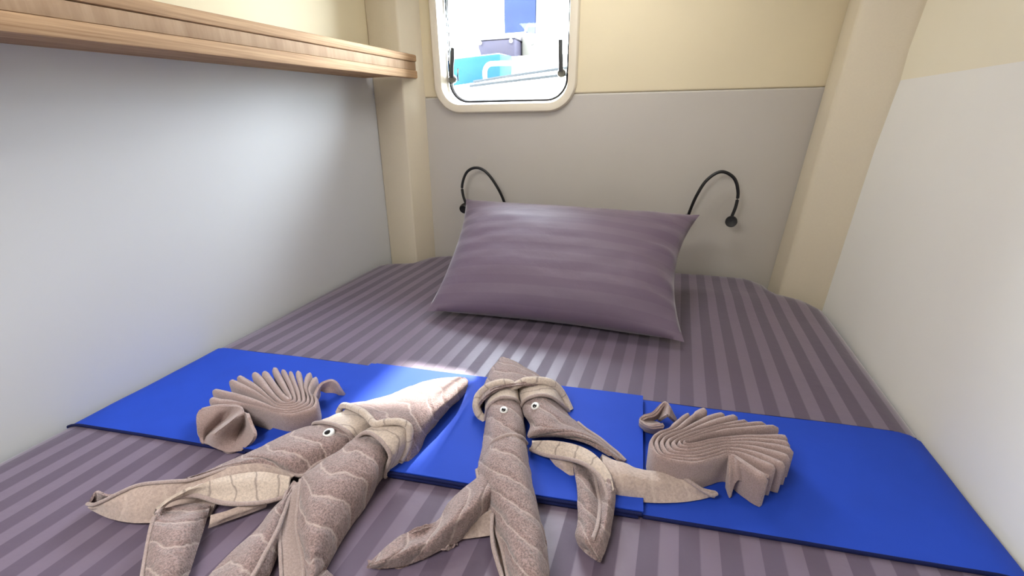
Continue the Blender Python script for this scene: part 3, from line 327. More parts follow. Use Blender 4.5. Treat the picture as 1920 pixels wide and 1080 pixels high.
 'b_arm_down_inside': [[(-0.1474,0.5296,0.784),(-0.1483,0.5301,0.778),(-0.151,0.5295,0.768)],[(-0.123,0.5354,0.79),(-0.122,0.5276,0.782),(-0.1224,0.5199,0.772)],[(-0.0879,0.5355,0.794),(-0.0853,0.5233,0.788),(-0.0849,0.5141,0.78)],[(-0.0596,0.5293,0.795),(-0.0588,0.5154,0.791),(-0.062,0.5066,0.785)],[(-0.0377,0.5144,0.795),(-0.0404,0.5007,0.791),(-0.0461,0.498,0.786)],[(-0.0209,0.4949,0.792),(-0.026,0.4879,0.787),(-0.0306,0.4845,0.784)],[(-0.0121,0.4748,0.784),(-0.0156,0.4668,0.781),(-0.0185,0.4618,0.78)]],
 'b_arm_down': [[(-0.0784,0.5275,0.755),(-0.0803,0.5273,0.772),(-0.0661,0.5368,0.764),(-0.048,0.5298,0.766),(-0.0299,0.5113,0.78),(-0.0184,0.5261,0.776),(-0.0195,0.5262,0.755)],[(-0.0709,0.5047,0.755),(-0.0726,0.5041,0.774),(-0.0585,0.5104,0.768),(-0.0439,0.5138,0.764),(-0.0232,0.4898,0.788),(-0.0135,0.5097,0.776),(-0.0147,0.5098,0.755)],[(-0.062,0.4772,0.755),(-0.0637,0.4765,0.774),(-0.0485,0.4753,0.778),(-0.0359,0.487,0.764),(-0.0197,0.4725,0.788),(-0.0106,0.4913,0.774),(-0.0116,0.4912,0.755)],[(-0.0553,0.4492,0.755),(-0.0571,0.4487,0.772),(-0.0419,0.4404,0.784),(-0.0284,0.4577,0.766),(-0.0172,0.4473,0.785),(-0.0086,0.4679,0.77),(-0.0094,0.4675,0.755)],[(-0.0514,0.4229,0.755),(-0.053,0.4234,0.769),(-0.0387,0.4105,0.785),(-0.0264,0.4155,0.778),(-0.016,0.4163,0.779),(-0.0092,0.4391,0.763),(-0.0099,0.4382,0.755)],[(-0.0507,0.4024,0.755),(-0.0521,0.4031,0.766),(-0.0393,0.3895,0.782),(-0.0291,0.3904,0.781),(-0.0188,0.3962,0.775),(-0.0108,0.4166,0.759),(-0.0115,0.4156,0.755)],[(-0.0414,0.3922,0.755),(-0.0423,0.3928,0.764),(-0.0337,0.3821,0.775),(-0.0265,0.383,0.773),(-0.0199,0.3876,0.768),(-0.0136,0.3965,0.758),(-0.0141,0.396,0.755)],[(-0.0305,0.3861,0.755),(-0.0309,0.3865,0.761),(-0.0269,0.3809,0.766),(-0.023,0.38,0.766),(-0.0194,0.3825,0.762),(-0.016,0.3882,0.756),(-0.0163,0.3879,0.755)],[(-0.022,0.3831,0.755),(-0.0222,0.3832,0.758),(-0.0207,0.382,0.759),(-0.0193,0.3813,0.759),(-0.0182,0.3822,0.757),(-0.0171,0.3825,0.756),(-0.0172,0.3824,0.755)]],
 'b_arm_right': [[(-0.0364,0.5389,0.755),(-0.037,0.5418,0.78),(-0.0319,0.5089,0.79),(-0.0275,0.4924,0.778),(-0.0236,0.4846,0.757)],[(-0.0175,0.5309,0.755),(-0.0179,0.5336,0.782),(-0.0141,0.5057,0.79),(-0.011,0.4893,0.778),(-0.0081,0.4855,0.757)],[(0.0009,0.5302,0.755),(0.0007,0.5327,0.781),(0.003,0.5078,0.787),(0.0042,0.492,0.776),(0.0041,0.4862,0.757)],[(0.0227,0.5289,0.755),(0.0227,0.531,0.778),(0.0233,0.5085,0.783),(0.0234,0.4959,0.772),(0.023,0.4887,0.757)],[(0.0446,0.5327,0.755),(0.0446,0.5345,0.777),(0.0446,0.5164,0.779),(0.0444,0.5035,0.769),(0.0438,0.4933,0.757)],[(0.0661,0.538,0.755),(0.0662,0.5396,0.777),(0.0654,0.524,0.776),(0.0646,0.5119,0.767),(0.0635,0.4996,0.757)],[(0.0876,0.5355,0.755),(0.0878,0.5367,0.773),(0.0862,0.5254,0.772),(0.0851,0.5173,0.764),(0.0829,0.5079,0.756)],[(0.109,0.5338,0.755),(0.1092,0.5343,0.767),(0.1078,0.5287,0.766),(0.1066,0.5248,0.76),(0.1044,0.5187,0.756)],[(0.1276,0.5347,0.755),(0.1278,0.535,0.764),(0.1265,0.5323,0.763),(0.1246,0.5307,0.759),(0.1215,0.5293,0.756)]],
 'b_under': [[(-0.1172,0.5203,0.77),(-0.0973,0.5173,0.774),(-0.0794,0.5228,0.772)],[(-0.0989,0.5107,0.76),(-0.084,0.5043,0.764),(-0.0729,0.5031,0.762)],[(-0.0771,0.4965,0.755),(-0.0719,0.4954,0.756),(-0.0666,0.4954,0.756)]],
 'b_lip': [[(0.0633,0.5364,0.78)],[(0.0751,0.537,0.778)],[(0.0933,0.5306,0.774)],[(0.1113,0.5258,0.768)],[(0.122,0.5258,0.764)],[(0.1291,0.5313,0.764)]],
 'fan_right': [[(0.2277,0.6639),(0.1863,0.6467),(0.1519,0.6303),(0.1277,0.6164),(0.1071,0.6014),(0.0902,0.5868),(0.0818,0.5798),(0.0864,0.5754),(0.1027,0.5839),(0.1261,0.5989),(0.1495,0.6116),(0.1827,0.6247),(0.2155,0.635),(0.2355,0.6392)],[(0.2108,0.6672),(0.1741,0.6514),(0.1407,0.6324),(0.1163,0.615),(0.0938,0.5951),(0.0795,0.5822),(0.0749,0.5743),(0.0814,0.5688),(0.099,0.5752),(0.1255,0.5928),(0.1488,0.6053),(0.1815,0.6169),(0.2134,0.6244),(0.2357,0.6238)],[(0.1835,0.6644),(0.154,0.6479),(0.1255,0.6276),(0.1029,0.6108),(0.0806,0.5904),(0.0689,0.5775),(0.0668,0.5692),(0.0748,0.5606),(0.0986,0.5676),(0.1248,0.5858),(0.1479,0.5987),(0.1801,0.6083),(0.2109,0.6122),(0.2368,0.6094)],[(0.169,0.6733),(0.1414,0.6541),(0.1142,0.6311),(0.093,0.6099),(0.0708,0.5886),(0.06,0.576),(0.0584,0.5641),(0.0683,0.5525),(0.0965,0.5597),(0.1241,0.5781),(0.1471,0.5921),(0.1755,0.5986),(0.2049,0.5969),(0.2283,0.5913)],[(0.1497,0.6748),(0.1246,0.6548),(0.1025,0.6317),(0.083,0.6086),(0.0626,0.59),(0.0518,0.576),(0.0504,0.5615),(0.062,0.5457),(0.0945,0.552),(0.1234,0.5711),(0.1463,0.5851),(0.1692,0.5875),(0.196,0.5811),(0.2176,0.572)],[(0.1213,0.6779),(0.1041,0.6575),(0.0873,0.6313),(0.0729,0.6083),(0.0543,0.5901),(0.0444,0.5763),(0.0423,0.5602),(0.0542,0.5397),(0.0926,0.5444),(0.1227,0.5632),(0.1438,0.5771),(0.1619,0.5785),(0.184,0.5704),(0.2037,0.5626)],[(0.0936,0.6557),(0.0807,0.638),(0.0698,0.62),(0.0611,0.6045),(0.0459,0.5901),(0.037,0.5753),(0.0349,0.5579),(0.0487,0.5356),(0.0907,0.5367),(0.122,0.5565),(0.1398,0.5691),(0.1518,0.5694),(0.1682,0.5531),(0.1882,0.536)]],
 'fan_left': [[(-0.7228,0.5494),(-0.6997,0.5374),(-0.67,0.521),(-0.6309,0.5006),(-0.6066,0.4904),(-0.5968,0.4887),(-0.6031,0.4963),(-0.6346,0.5163),(-0.676,0.5429),(-0.717,0.569)],[(-0.7403,0.54),(-0.7116,0.5281),(-0.6762,0.5103),(-0.6342,0.4898),(-0.6057,0.479),(-0.5903,0.4808),(-0.5885,0.4919),(-0.6132,0.5128),(-0.654,0.5423),(-0.6938,0.5682)],[(-0.7595,0.5207),(-0.725,0.5111),(-0.6887,0.5012),(-0.6424,0.484),(-0.6085,0.4726),(-0.5844,0.4747),(-0.5768,0.4887),(-0.5983,0.5108),(-0.6371,0.5402),(-0.6744,0.5683)],[(-0.7621,0.505),(-0.7244,0.497),(-0.6831,0.4893),(-0.6345,0.4753),(-0.6044,0.4663),(-0.5777,0.4702),(-0.5675,0.4885),(-0.5857,0.5098),(-0.6222,0.5412),(-0.66,0.5747)],[(-0.7644,0.4708),(-0.73,0.4697),(-0.6898,0.4692),(-0.6401,0.4652),(-0.6027,0.4603),(-0.572,0.4655),(-0.5582,0.4868),(-0.5738,0.5086),(-0.6046,0.5361),(-0.6307,0.576)],[(-0.7429,0.4478),(-0.7127,0.4493),(-0.6809,0.453),(-0.6382,0.4548),(-0.5987,0.4542),(-0.5671,0.4604),(-0.5483,0.4839),(-0.5605,0.5048),(-0.5855,0.5248),(-0.6083,0.5676)],[(-0.7267,0.4161),(-0.7142,0.4289),(-0.6939,0.4398),(-0.6612,0.4525),(-0.6243,0.4526),(-0.593,0.4508),(-0.5622,0.4553),(-0.538,0.4797),(-0.5485,0.5022),(-0.5698,0.5164)]],
 'fr_tail': [[(0.0441,0.6656,0.768),(0.0507,0.6285,0.792),(0.0518,0.6171,0.798),(0.0572,0.6473,0.758)],[(0.0427,0.6647,0.768),(0.0389,0.6301,0.786),(0.0378,0.6194,0.79),(0.0403,0.6438,0.756)],[(0.0408,0.6645,0.768),(0.0275,0.6387,0.78),(0.0247,0.627,0.784),(0.0234,0.6466,0.756)],[(0.0399,0.665,0.768),(0.0199,0.6458,0.779),(0.0149,0.6433,0.78),(0.0143,0.6575,0.758)],[(0.0408,0.6663,0.768),(0.0259,0.6525,0.782),(0.0233,0.6525,0.785),(0.022,0.6751,0.764)],[(0.0426,0.6679,0.768),(0.0381,0.6594,0.784),(0.0377,0.6596,0.788),(0.0362,0.6894,0.764)],[(0.0443,0.6696,0.768),(0.047,0.6637,0.794),(0.0462,0.6667,0.801),(0.0451,0.704,0.769)],[(0.0452,0.6703,0.768),(0.0524,0.6684,0.8),(0.0536,0.6749,0.806),(0.0543,0.7086,0.774)],[(0.0457,0.67,0.768),(0.0568,0.6622,0.802),(0.062,0.6675,0.804),(0.0775,0.6925,0.764)],[(0.0457,0.6684,0.768),(0.056,0.6443,0.8),(0.0611,0.6417,0.802),(0.0781,0.6783,0.764)]],
 'fr_loop': [[(0.1422,0.5674,0.804),(0.1413,0.5547,0.784),(0.1432,0.5513,0.76)],[(0.1449,0.5684,0.806),(0.1434,0.5446,0.788),(0.1485,0.5373,0.755)],[(0.15,0.5677,0.806),(0.1497,0.5533,0.792),(0.1531,0.5459,0.774)],[(0.1524,0.5622,0.807),(0.1547,0.5518,0.796),(0.1582,0.5473,0.782)],[(0.1587,0.5563,0.806),(0.1642,0.5534,0.788),(0.1703,0.552,0.768)],[(0.1688,0.5478,0.806),(0.1766,0.5485,0.782),(0.1848,0.5516,0.755)],[(0.1796,0.5433,0.804),(0.1875,0.552,0.784),(0.1961,0.5651,0.762)],[(0.1906,0.543,0.8),(0.1938,0.5497,0.792),(0.1962,0.5548,0.784)]],
 'fl_tail': [[(-0.562,0.5029,0.79),(-0.5718,0.5097,0.774),(-0.5791,0.5133,0.756)],[(-0.5745,0.5256,0.794),(-0.5815,0.5335,0.778),(-0.5947,0.5447,0.758)],[(-0.5769,0.5432,0.8),(-0.5852,0.5484,0.788),(-0.5983,0.5584,0.774)],[(-0.5723,0.5521,0.802),(-0.5792,0.5538,0.788),(-0.5822,0.5521,0.778)],[(-0.5635,0.5613,0.802),(-0.5721,0.5595,0.788),(-0.5753,0.5543,0.774)],[(-0.5527,0.5639,0.796),(-0.563,0.5644,0.782),(-0.5655,0.5592,0.772)],[(-0.5474,0.5657,0.782),(-0.5556,0.5676,0.772),(-0.5596,0.5682,0.766)],[(-0.5462,0.573,0.762),(-0.5492,0.5733,0.76),(-0.5526,0.5738,0.757)]],
 'fl_loop': [[(-0.7274,0.4164,0.798),(-0.6975,0.4313,0.8),(-0.6656,0.4405,0.801),(-0.6414,0.4325,0.803),(-0.6325,0.4286,0.801),(-0.6234,0.423,0.799)],[(-0.7235,0.4065,0.793),(-0.6973,0.4187,0.79),(-0.6943,0.435,0.774),(-0.638,0.4099,0.804),(-0.6523,0.4309,0.772),(-0.6119,0.4166,0.79)],[(-0.7136,0.3961,0.782),(-0.704,0.4067,0.776),(-0.7042,0.4161,0.762),(-0.6442,0.3929,0.798),(-0.649,0.4171,0.762),(-0.5971,0.4079,0.784)],[(-0.7078,0.3912,0.768),(-0.7054,0.3969,0.764),(-0.706,0.3999,0.757),(-0.6574,0.3838,0.786),(-0.642,0.4019,0.757),(-0.6003,0.4011,0.772)],[(-0.7049,0.3884,0.756),(-0.6975,0.3876,0.756),(-0.6913,0.3876,0.757),(-0.6679,0.3816,0.762),(-0.6396,0.385,0.755),(-0.6181,0.3943,0.755)]],
 'a_fold': [[(-0.4619,0.3538,0.786),(-0.4684,0.3522,0.778)],[(-0.5175,0.3556,0.792),(-0.5152,0.3462,0.78)],[(-0.5648,0.3333,0.792),(-0.5517,0.3196,0.782)],[(-0.592,0.306,0.789),(-0.5829,0.291,0.778)],[(-0.6156,0.2933,0.785),(-0.6035,0.2804,0.776)]],
}
# ---------------------------------------------------------------- room shell
fl=structure(box('floor',-1.1,0.75,-1.4,1.75,-0.05,0.0,M['floor']))
# left wall: grey laminate below the shelf, cream lining above it
wl=structure(box('wall_left',-1.07,-1.02,-1.4,1.72,0.0,1.432,M['laminate'],None,0.001,1))
up=box('upper_panel',-1.07,-1.02,-1.4,1.72,1.432,1.90,M['cream'],None,0.002,1); up.parent=wl; structure(up)
# right wall: hull lining, slightly flared
def hull_x(y,z):
    t=min(1,max(0,(y-0.75)/0.7)); t=t*t*(3-2*t); xb=0.493+0.034*t
    return xb+(0.549-xb)*(z-0.70)/0.649 if z<1.349 else 0.549+0.075*(z-1.349)
def hull_panel(name,z0,z1,mat):
    ys=[-1.4+i*(1.74+1.4)/24 for i in range(25)]; zs=[z0+(z1-z0)*j/8 for j in range(9)]
    bm=bmesh.new(); G=[]
    for y in ys:
        row=[]
        for j,z in enumerate(zs):
            x=hull_x(y,z)
            e=min(z-z0 if z0>0.1 else 1,z1-z if z1<1.8 else 1)
            row.append((bm.verts.new((x,y,z)),bm.verts.new((x+0.05,y,z))))
        G.append(row)
    # soft rolled edge along the seam
    for row in G:
        if z1<1.8: row[-1][0].co.x+=0.006
        if z0>0.1: row[0][0].co.x+=0.006
    for i in range(24):
        for j in range(8):
            bm.faces.new((G[i][j][0],G[i+1][j][0],G[i+1][j+1][0],G[i][j+1][0])); bm.faces.new((G[i][j][1],G[i][j+1][1],G[i+1][j+1][1],G[i+1][j][1]))
        bm.faces.new((G[i][0][0],G[i][0][1],G[i+1][0][1],G[i+1][0][0])); bm.faces.new((G[i][8][0],G[i+1][8][0],G[i+1][8][1],G[i][8][1]))
    for i in (0,24):
        for j in range(8):
            f=(G[i][j][0],G[i][j+1][0],G[i][j+1][1],G[i][j][1]); bm.faces.new(f if i==0 else f[::-1])
    return from_bm(name,bm,mat,None,True,30)
wr_=structure(hull_panel('wall_right',0.0,1.349,M['grey_right']))
u2=structure(hull_panel('upper_panel',1.349,1.90,M['cream_right'])); u2.parent=wr_
structure(box('wall_front',-1.1,0.75,-1.45,-1.4,0.0,1.95,M['ceiling']))
structure(box('ceiling',-1.1,0.75,-1.4,1.75,1.90,1.95,M['ceiling']))
# back wall, two padded panels with the window hole cut through
def rrect(s0,s1,z0,z1,r,n=10):
    pts=[]
    for cx,cz,a0 in ((s1-r,z0+r,-90),(s1-r,z1-r,0),(s0+r,z1-r,90),(s0+r,z0+r,180)):
        for i in range(n+1):
            a=math.radians(a0+90*i/n); pts.append((cx+r*math.cos(a),cz+r*math.sin(a)))
    return pts
WS0,WS1,WZ0,WZ1=-0.521,0.007,1.291,1.83
hole=rrect(WS0+0.02,WS1-0.012,WZ0+0.014,WZ1-0.014,0.085)
def padded(name,s0,s1,z0,z1,mat):
    o=prism(name,[wp(s0,z0,0),wp(s1,z0,0),wp(s1,z0,0.05),wp(s0,z0,0.05)],[wp(s0,z1,0),wp(s1,z1,0),wp(s1,z1,0.05),wp(s0,z1,0.05)],mat,None,0.006,3)
    c=prism('cut',[wp(s,z,-0.05) for s,z in hole],[wp(s,z,0.12) for s,z in hole],None) if False else None
    bm=bmesh.new(); a=[bm.verts.new(wp(s,z,-0.05)) for s,z in hole]; b=[bm.verts.new(wp(s,z,0.12)) for s,z in hole]
    bm.faces.new(a); bm.faces.new(b[::-1])
    for i in range(len(a)): bm.faces.new((a[i],a[(i+1)%len(a)],b[(i+1)%len(a)],b[i]))
    bmesh.ops.recalc_face_normals(bm,faces=bm.faces); me=bpy.data.meshes.new('cut'); bm.to_mesh(me); bm.free()
    c=bpy.data.objects.new('cut',me); COL.objects.link(c)
    md=o.modifiers.new('hole','BOOLEAN'); md.object=c; md.solver='EXACT'; md.operation='DIFFERENCE'
    dg=bpy.context.evaluated_depsgraph_get(); nm=bpy.data.meshes.new_from_object(o.evaluated_get(dg)); o.modifiers.clear(); o.data=nm
    bpy.data.objects.remove(c)
    for p in o.data.polygons: p.use_smooth=False
    return o
wb=structure(padded('wall_back',-0.76,0.95,0.0,1.349,M['grey_vinyl']))
ub=structure(padded('upper_panel',-0.76,0.95,1.349,1.90,M['cream'])); ub.parent=wb
# corner posts
structure(prism('trim_1',[(-1.02,1.435,0.0),(-0.90,1.435,0.0),(-0.888,1.569,0.0),(-0.888,1.64,0),(-1.02,1.64,0.0)],
                [(-1.02,1.485,1.90),(-0.90,1.495,1.90),(-0.853,1.571,1.90),(-0.853,1.64,1.90),(-1.02,1.64,1.90)],M['post'],None,0.006,3))
structure(prism('trim_2',[(0.383,1.64,0.05),(0.394,1.50,0.05),(0.502,1.436,0.05),(0.66,1.436,0.05),(0.66,1.64,0.05)],
                [(0.474,1.64,1.90),(0.460,1.50,1.90),(0.572,1.436,1.90),(0.70,1.436,1.90),(0.70,1.64,1.90)],M['post'],None,0.014,4))
# ---------------------------------------------------------------- window
fr_rings=[(0.0,0.0),(0.002,-0.010),(0.006,-0.014),(0.026,-0.015),(0.031,-0.012),(0.034,0.010),(0.037,0.048),(0.030,0.055),(0.012,0.055),(0.010,0.0)]
bm=bmesh.new(); R=[]
for ins,d in fr_rings:
    R.append([bm.verts.new(wp(s,z,d)) for s,z in rrect(WS0+ins,WS1-ins,WZ0+ins,WZ1-ins,max(0.03,0.10-ins))])
for i in range(len(R)):
    A,B=R[i],R[(i+1)%len(R)]
    for j in range(len(A)): bm.faces.new((A[j],A[(j+1)%len(A)],B[(j+1)%len(A)],B[j]))
win=structure(from_bm('window_1',bm,M['bezel'],None,True,35))
def ring_loop(name,ins,r,d,mat):
    P=[wp(s,z,d) for s,z in rrect(WS0+ins,WS1-ins,WZ0+ins,WZ1-ins,0.07)]; P.append(P[0])
    o=tube(name,P,r,mat,None,1,8); o.parent=win; return o
ring_loop('gasket',0.042,0.0036,0.0445,M['gasket'])
ring_loop('sash',0.043,0.006,0.058,M['white'])
P=rrect(WS0+0.040,WS1-0.040,WZ0+0.040,WZ1-0.040,0.07)
bm=bmesh.new(); a=[bm.verts.new(wp(s,z,0.050)) for s,z in P]; bm.faces.new(a); b_=[bm.verts.new(wp(s,z,0.056)) for s,z in P]; bm.faces.new(b_[::-1])
for i in range(len(a)): bm.faces.new((a[i],b_[i],b_[(i+1)%len(a)],a[(i+1)%len(a)]))
gp=from_bm('pane',bm,M['glass'],None,False); gp.parent=win
for s,z,tilt in ((-0.464,1.412,0.010),(-0.055,1.418,-0.003)):
    k=lathe('latch_knob',[(0.004,0.0),(0.013,0.0),(0.015,0.004),(0.015,0.012),(0.012,0.018),(0.0,0.020)],wp(s,z,0.046),-WN,M['latch_knob']); k.parent=win
    lv=tube('latch_lever',[wp(s,z+0.004,0.028),wp(s+tilt*0.3,z+0.035,0.024),wp(s+tilt,z+0.070,0.022),wp(s+tilt*1.2,z+0.100,0.022)],lambda t:0.0085-0.0015*t,M['latch'],None,4,12); lv.parent=k
    kp=tube('latch_keeper',[wp(s+0.018,z-0.005,0.046),wp(s+0.022,z+0.012,0.034),wp(s+0.020,z+0.035,0.046)],0.0025,M['latch'],None,5,8); kp.parent=win

# ---------------------------------------------------------------- shelf with a fiddle rail
sh=empty('wooden_shelf',(-0.93,0.4,1.40),'light oak shelf with a deep grooved front rail running along the left wall','shelf')
SY0,SY1=-0.9,1.566
def szb(y): return 1.3815+0.0195*(y+0.0)   # the shelf rises a little towards the window
def sprism(name,x0,x1,y0,y1,z0,z1,mat,bev=0.0015):
    b=[(x0,y0,szb(y0)+z0),(x1,y0,szb(y0)+z0),(x1,y1,szb(y1)+z0),(x0,y1,szb(y1)+z0)]
    t=[(x0,y0,szb(y0)+z1),(x1,y0,szb(y0)+z1),(x1,y1,szb(y1)+z1),(x0,y1,szb(y1)+z1)]
    return prism(name,b,t,mat,sh,bev,2)
sprism('board',-1.019,-0.885,SY0,1.43,0.002,0.016,M['wood'])
sprism('bottom_rail',-0.889,-0.868,SY0,SY1,0.0,0.0265,M['wood'],0.0035)
sprism('face_board',-0.889,-0.8705,SY0,SY1,0.027,0.0525,M['wood_v'],0.001)
sprism('top_rail',-0.889,-0.868,SY0,SY1,0.054,0.077,M['wood'],0.004)
for z0,z1 in ((0.0,0.0265),(0.027,0.053),(0.054,0.077)):
    sprism('end_cap',-0.889,-0.866,SY1+0.0003,SY1+0.011,z0,z1,M['wood'],0.003)
# ---------------------------------------------------------------- bed
bed=empty('berth',(-0.25,0.6,0.0),'double berth with a purple grey striped satin sheet filling the cabin','bed')
box('berth_base',-1.015,0.425,-0.42,1.42,0.0,0.585,M['base'],bed,0.01)
outl=[(-1.016,-0.42),(-1.017,1.34),(-0.985,1.385),(-0.90,1.418),(-0.873,1.50),(-0.80,1.552),(-0.50,1.568),(0.12,1.592),(0.33,1.60),(0.385,1.55),(0.40,1.475),(0.47,1.435),(0.508,1.36),(0.492,0.78),(0.488,-0.42)]
def resample(P,step):
    Q=[]
    n=len(P)
    for i in range(n):
        a=Vector(P[i]+(0,)) ; b=Vector(P[(i+1)%n]+(0,)); m=max(1,int((b-a).length/step))
        for j in range(m): Q.append(a.lerp(b,j/m))
    return Q
def smooth_loop(Q,it):
    for _ in range(it): Q=[(Q[i-1]+Q[i]*2+Q[(i+1)%len(Q)])/4 for i in range(len(Q))]
    return Q
OUT=smooth_loop(resample(outl,0.03),3)
def seg_dist(x,y):
    d=9
    for i in range(len(outl)):
        ax,ay=outl[i]; bx,by=outl[(i+1)%len(outl)]; vx,vy=bx-ax,by-ay
        t=max(0,min(1,((x-ax)*vx+(y-ay)*vy)/(vx*vx+vy*vy))); d=min(d,math.hypot(x-ax-vx*t,y-ay-vy*t))
    return d
def bed_z(x,y):
    d=seg_dist(x,y)
    R=0.055; drop=0.030
    z=BED
    if d<R: z-=drop*(1-math.sqrt(max(0,1-((R-d)/R)**2)))
    # a shallow hollow behind the pillow, small undulations
    z+=0.0022*noise.noise(Vector((x*5,y*5,1.3)))*(1 if d>0.03 else d/0.03)
    if y>1.25: z+=0.006*math.exp(-((x-0.2)/0.18)**2-((y-1.36)/0.05)**2)
    return z
bm=bmesh.new(); rings=[]
C0=Vector((-0.27,0.62,0))
fr=[1.0,0.993,0.984,0.972,0.958,0.942,0.92,0.88,0.82,0.74,0.65,0.55,0.45,0.35,0.25,0.15,0.06]
def inset_ring(f): return [C0+(p-C0)*f for p in OUT]
side=[(0.0,0.600),(-0.004,0.585)]
low=[bm.verts.new((p.x,p.y,0.60)) for p in inset_ring(0.975)]
mid=[bm.verts.new((p.x,p.y,0.645)) for p in inset_ring(0.985)]
rings=[low,mid]
for f in fr: rings.append([bm.verts.new((p.x,p.y,bed_z(p.x,p.y) if f<1 else BED-0.032)) for p in inset_ring(f)])
n=len(OUT)
for i in range(len(rings)-1):
    for j in range(n): bm.faces.new((rings[i][j],rings[i][(j+1)%n],rings[i+1][(j+1)%n],rings[i+1][j]))
cv=bm.verts.new((C0.x,C0.y,bed_z(C0.x,C0.y)))
for j in range(n): bm.faces.new((rings[-1][j],rings[-1][(j+1)%n],cv))
bm.faces.new(low[::-1])
rel(bed,from_bm('mattress',bm,M['sheet'],None,True,60))

# ---------------------------------------------------------------- blue runner
rn=empty('bed_runner',(-0.27,0.58,BED),'royal blue cloth bed runner laid across the bed under the towel animals','runner')
def rz(x,y,l): return bed_z(x,y)+0.0025+l
def lerp(a,b,t): return a+(b-a)*t
def runner_patch(name,xs,far,near,lift,thick,mat,wob=0.0,ny=14):
    V=[];uv=[]
    for x in xs:
        yf=far(x); yn=near(x)
        for j in range(ny+1):
            y=lerp(yn,yf,j/ny); z=rz(x,y,lift)+wob*noise.noise(Vector((x*9,y*13,4.0)))
            V.append(Vector((x,y,z))); uv.append((x,y))
    return solid_sheet(name,V,len(xs),ny+1,thick,mat,rn,uv)
far=lambda x:0.652+0.0905*(x+0.979)
near=lambda x:0.352+0.1135*(x+1.010)
# right end bends down between mattress and hull lining, so it stops just short of the wall
xs=[-1.008+(0.484+1.008)*i/80 for i in range(81)]
runner_patch('cloth',xs,far,near,0.001,0.0022,M['blue'],0.0012)
# folded middle panel lying on top, with thick folded edges
def fold_patch(name,xl,xr,lift,off,mat,thick=0.003):
    ny=14; nx=40; V=[];uv=[]
    for i in range(nx+1):
        for j in range(ny+1):
            t=j/ny
            xf=lerp(xl[1],xr[1],i/nx); xn=lerp(xl[0],xr[0],i/nx); x=lerp(xn,xf,t)
            y=lerp(near(x)-off,far(x)+off,t)
            V.append(Vector((x,y,rz(x,y,lift)+0.0012*noise.noise(Vector((x*8,y*12,9.0)))))); uv.append((x,y))
    return solid_sheet(name,V,nx+1,ny+1,thick,mat,rn,uv)
fold_patch('fold_layer',(-0.60,-0.572),(0.022,0.012),0.0058,0.004,M['blue'])
fold_patch('middle_panel',(-0.615,-0.556),(0.030,0.018),0.0100,0.001,M['blue'])
def hem(nm,f,x0,x1,lift,r,mat): 
    P=[Vector((x,f(x),rz(x,f(x),lift))) for x in [x0+(x1-x0)*i/40 for i in range(41)]]
    return tube(nm,P,r,mat,rn,1,8)
hem('hem',lambda x:near(x)-0.001,-1.0,-0.61,0.0,0.0026,M['blue_edge'])
hem('hem',lambda x:near(x)-0.001,0.03,0.476,0.0,0.0026,M['blue_edge'])
hem('folded_edge',lambda x:near(x)-0.004,-0.605,0.024,0.0015,0.0028,M['blue_edge'])
hem('folded_edge',lambda x:near(x)-0.003,-0.610,0.028,0.0062,0.0026,M['blue_edge'])
hem('hem',lambda x:far(x)+0.001,-1.0,0.476,-0.0008,0.0016,M['blue_edge'])
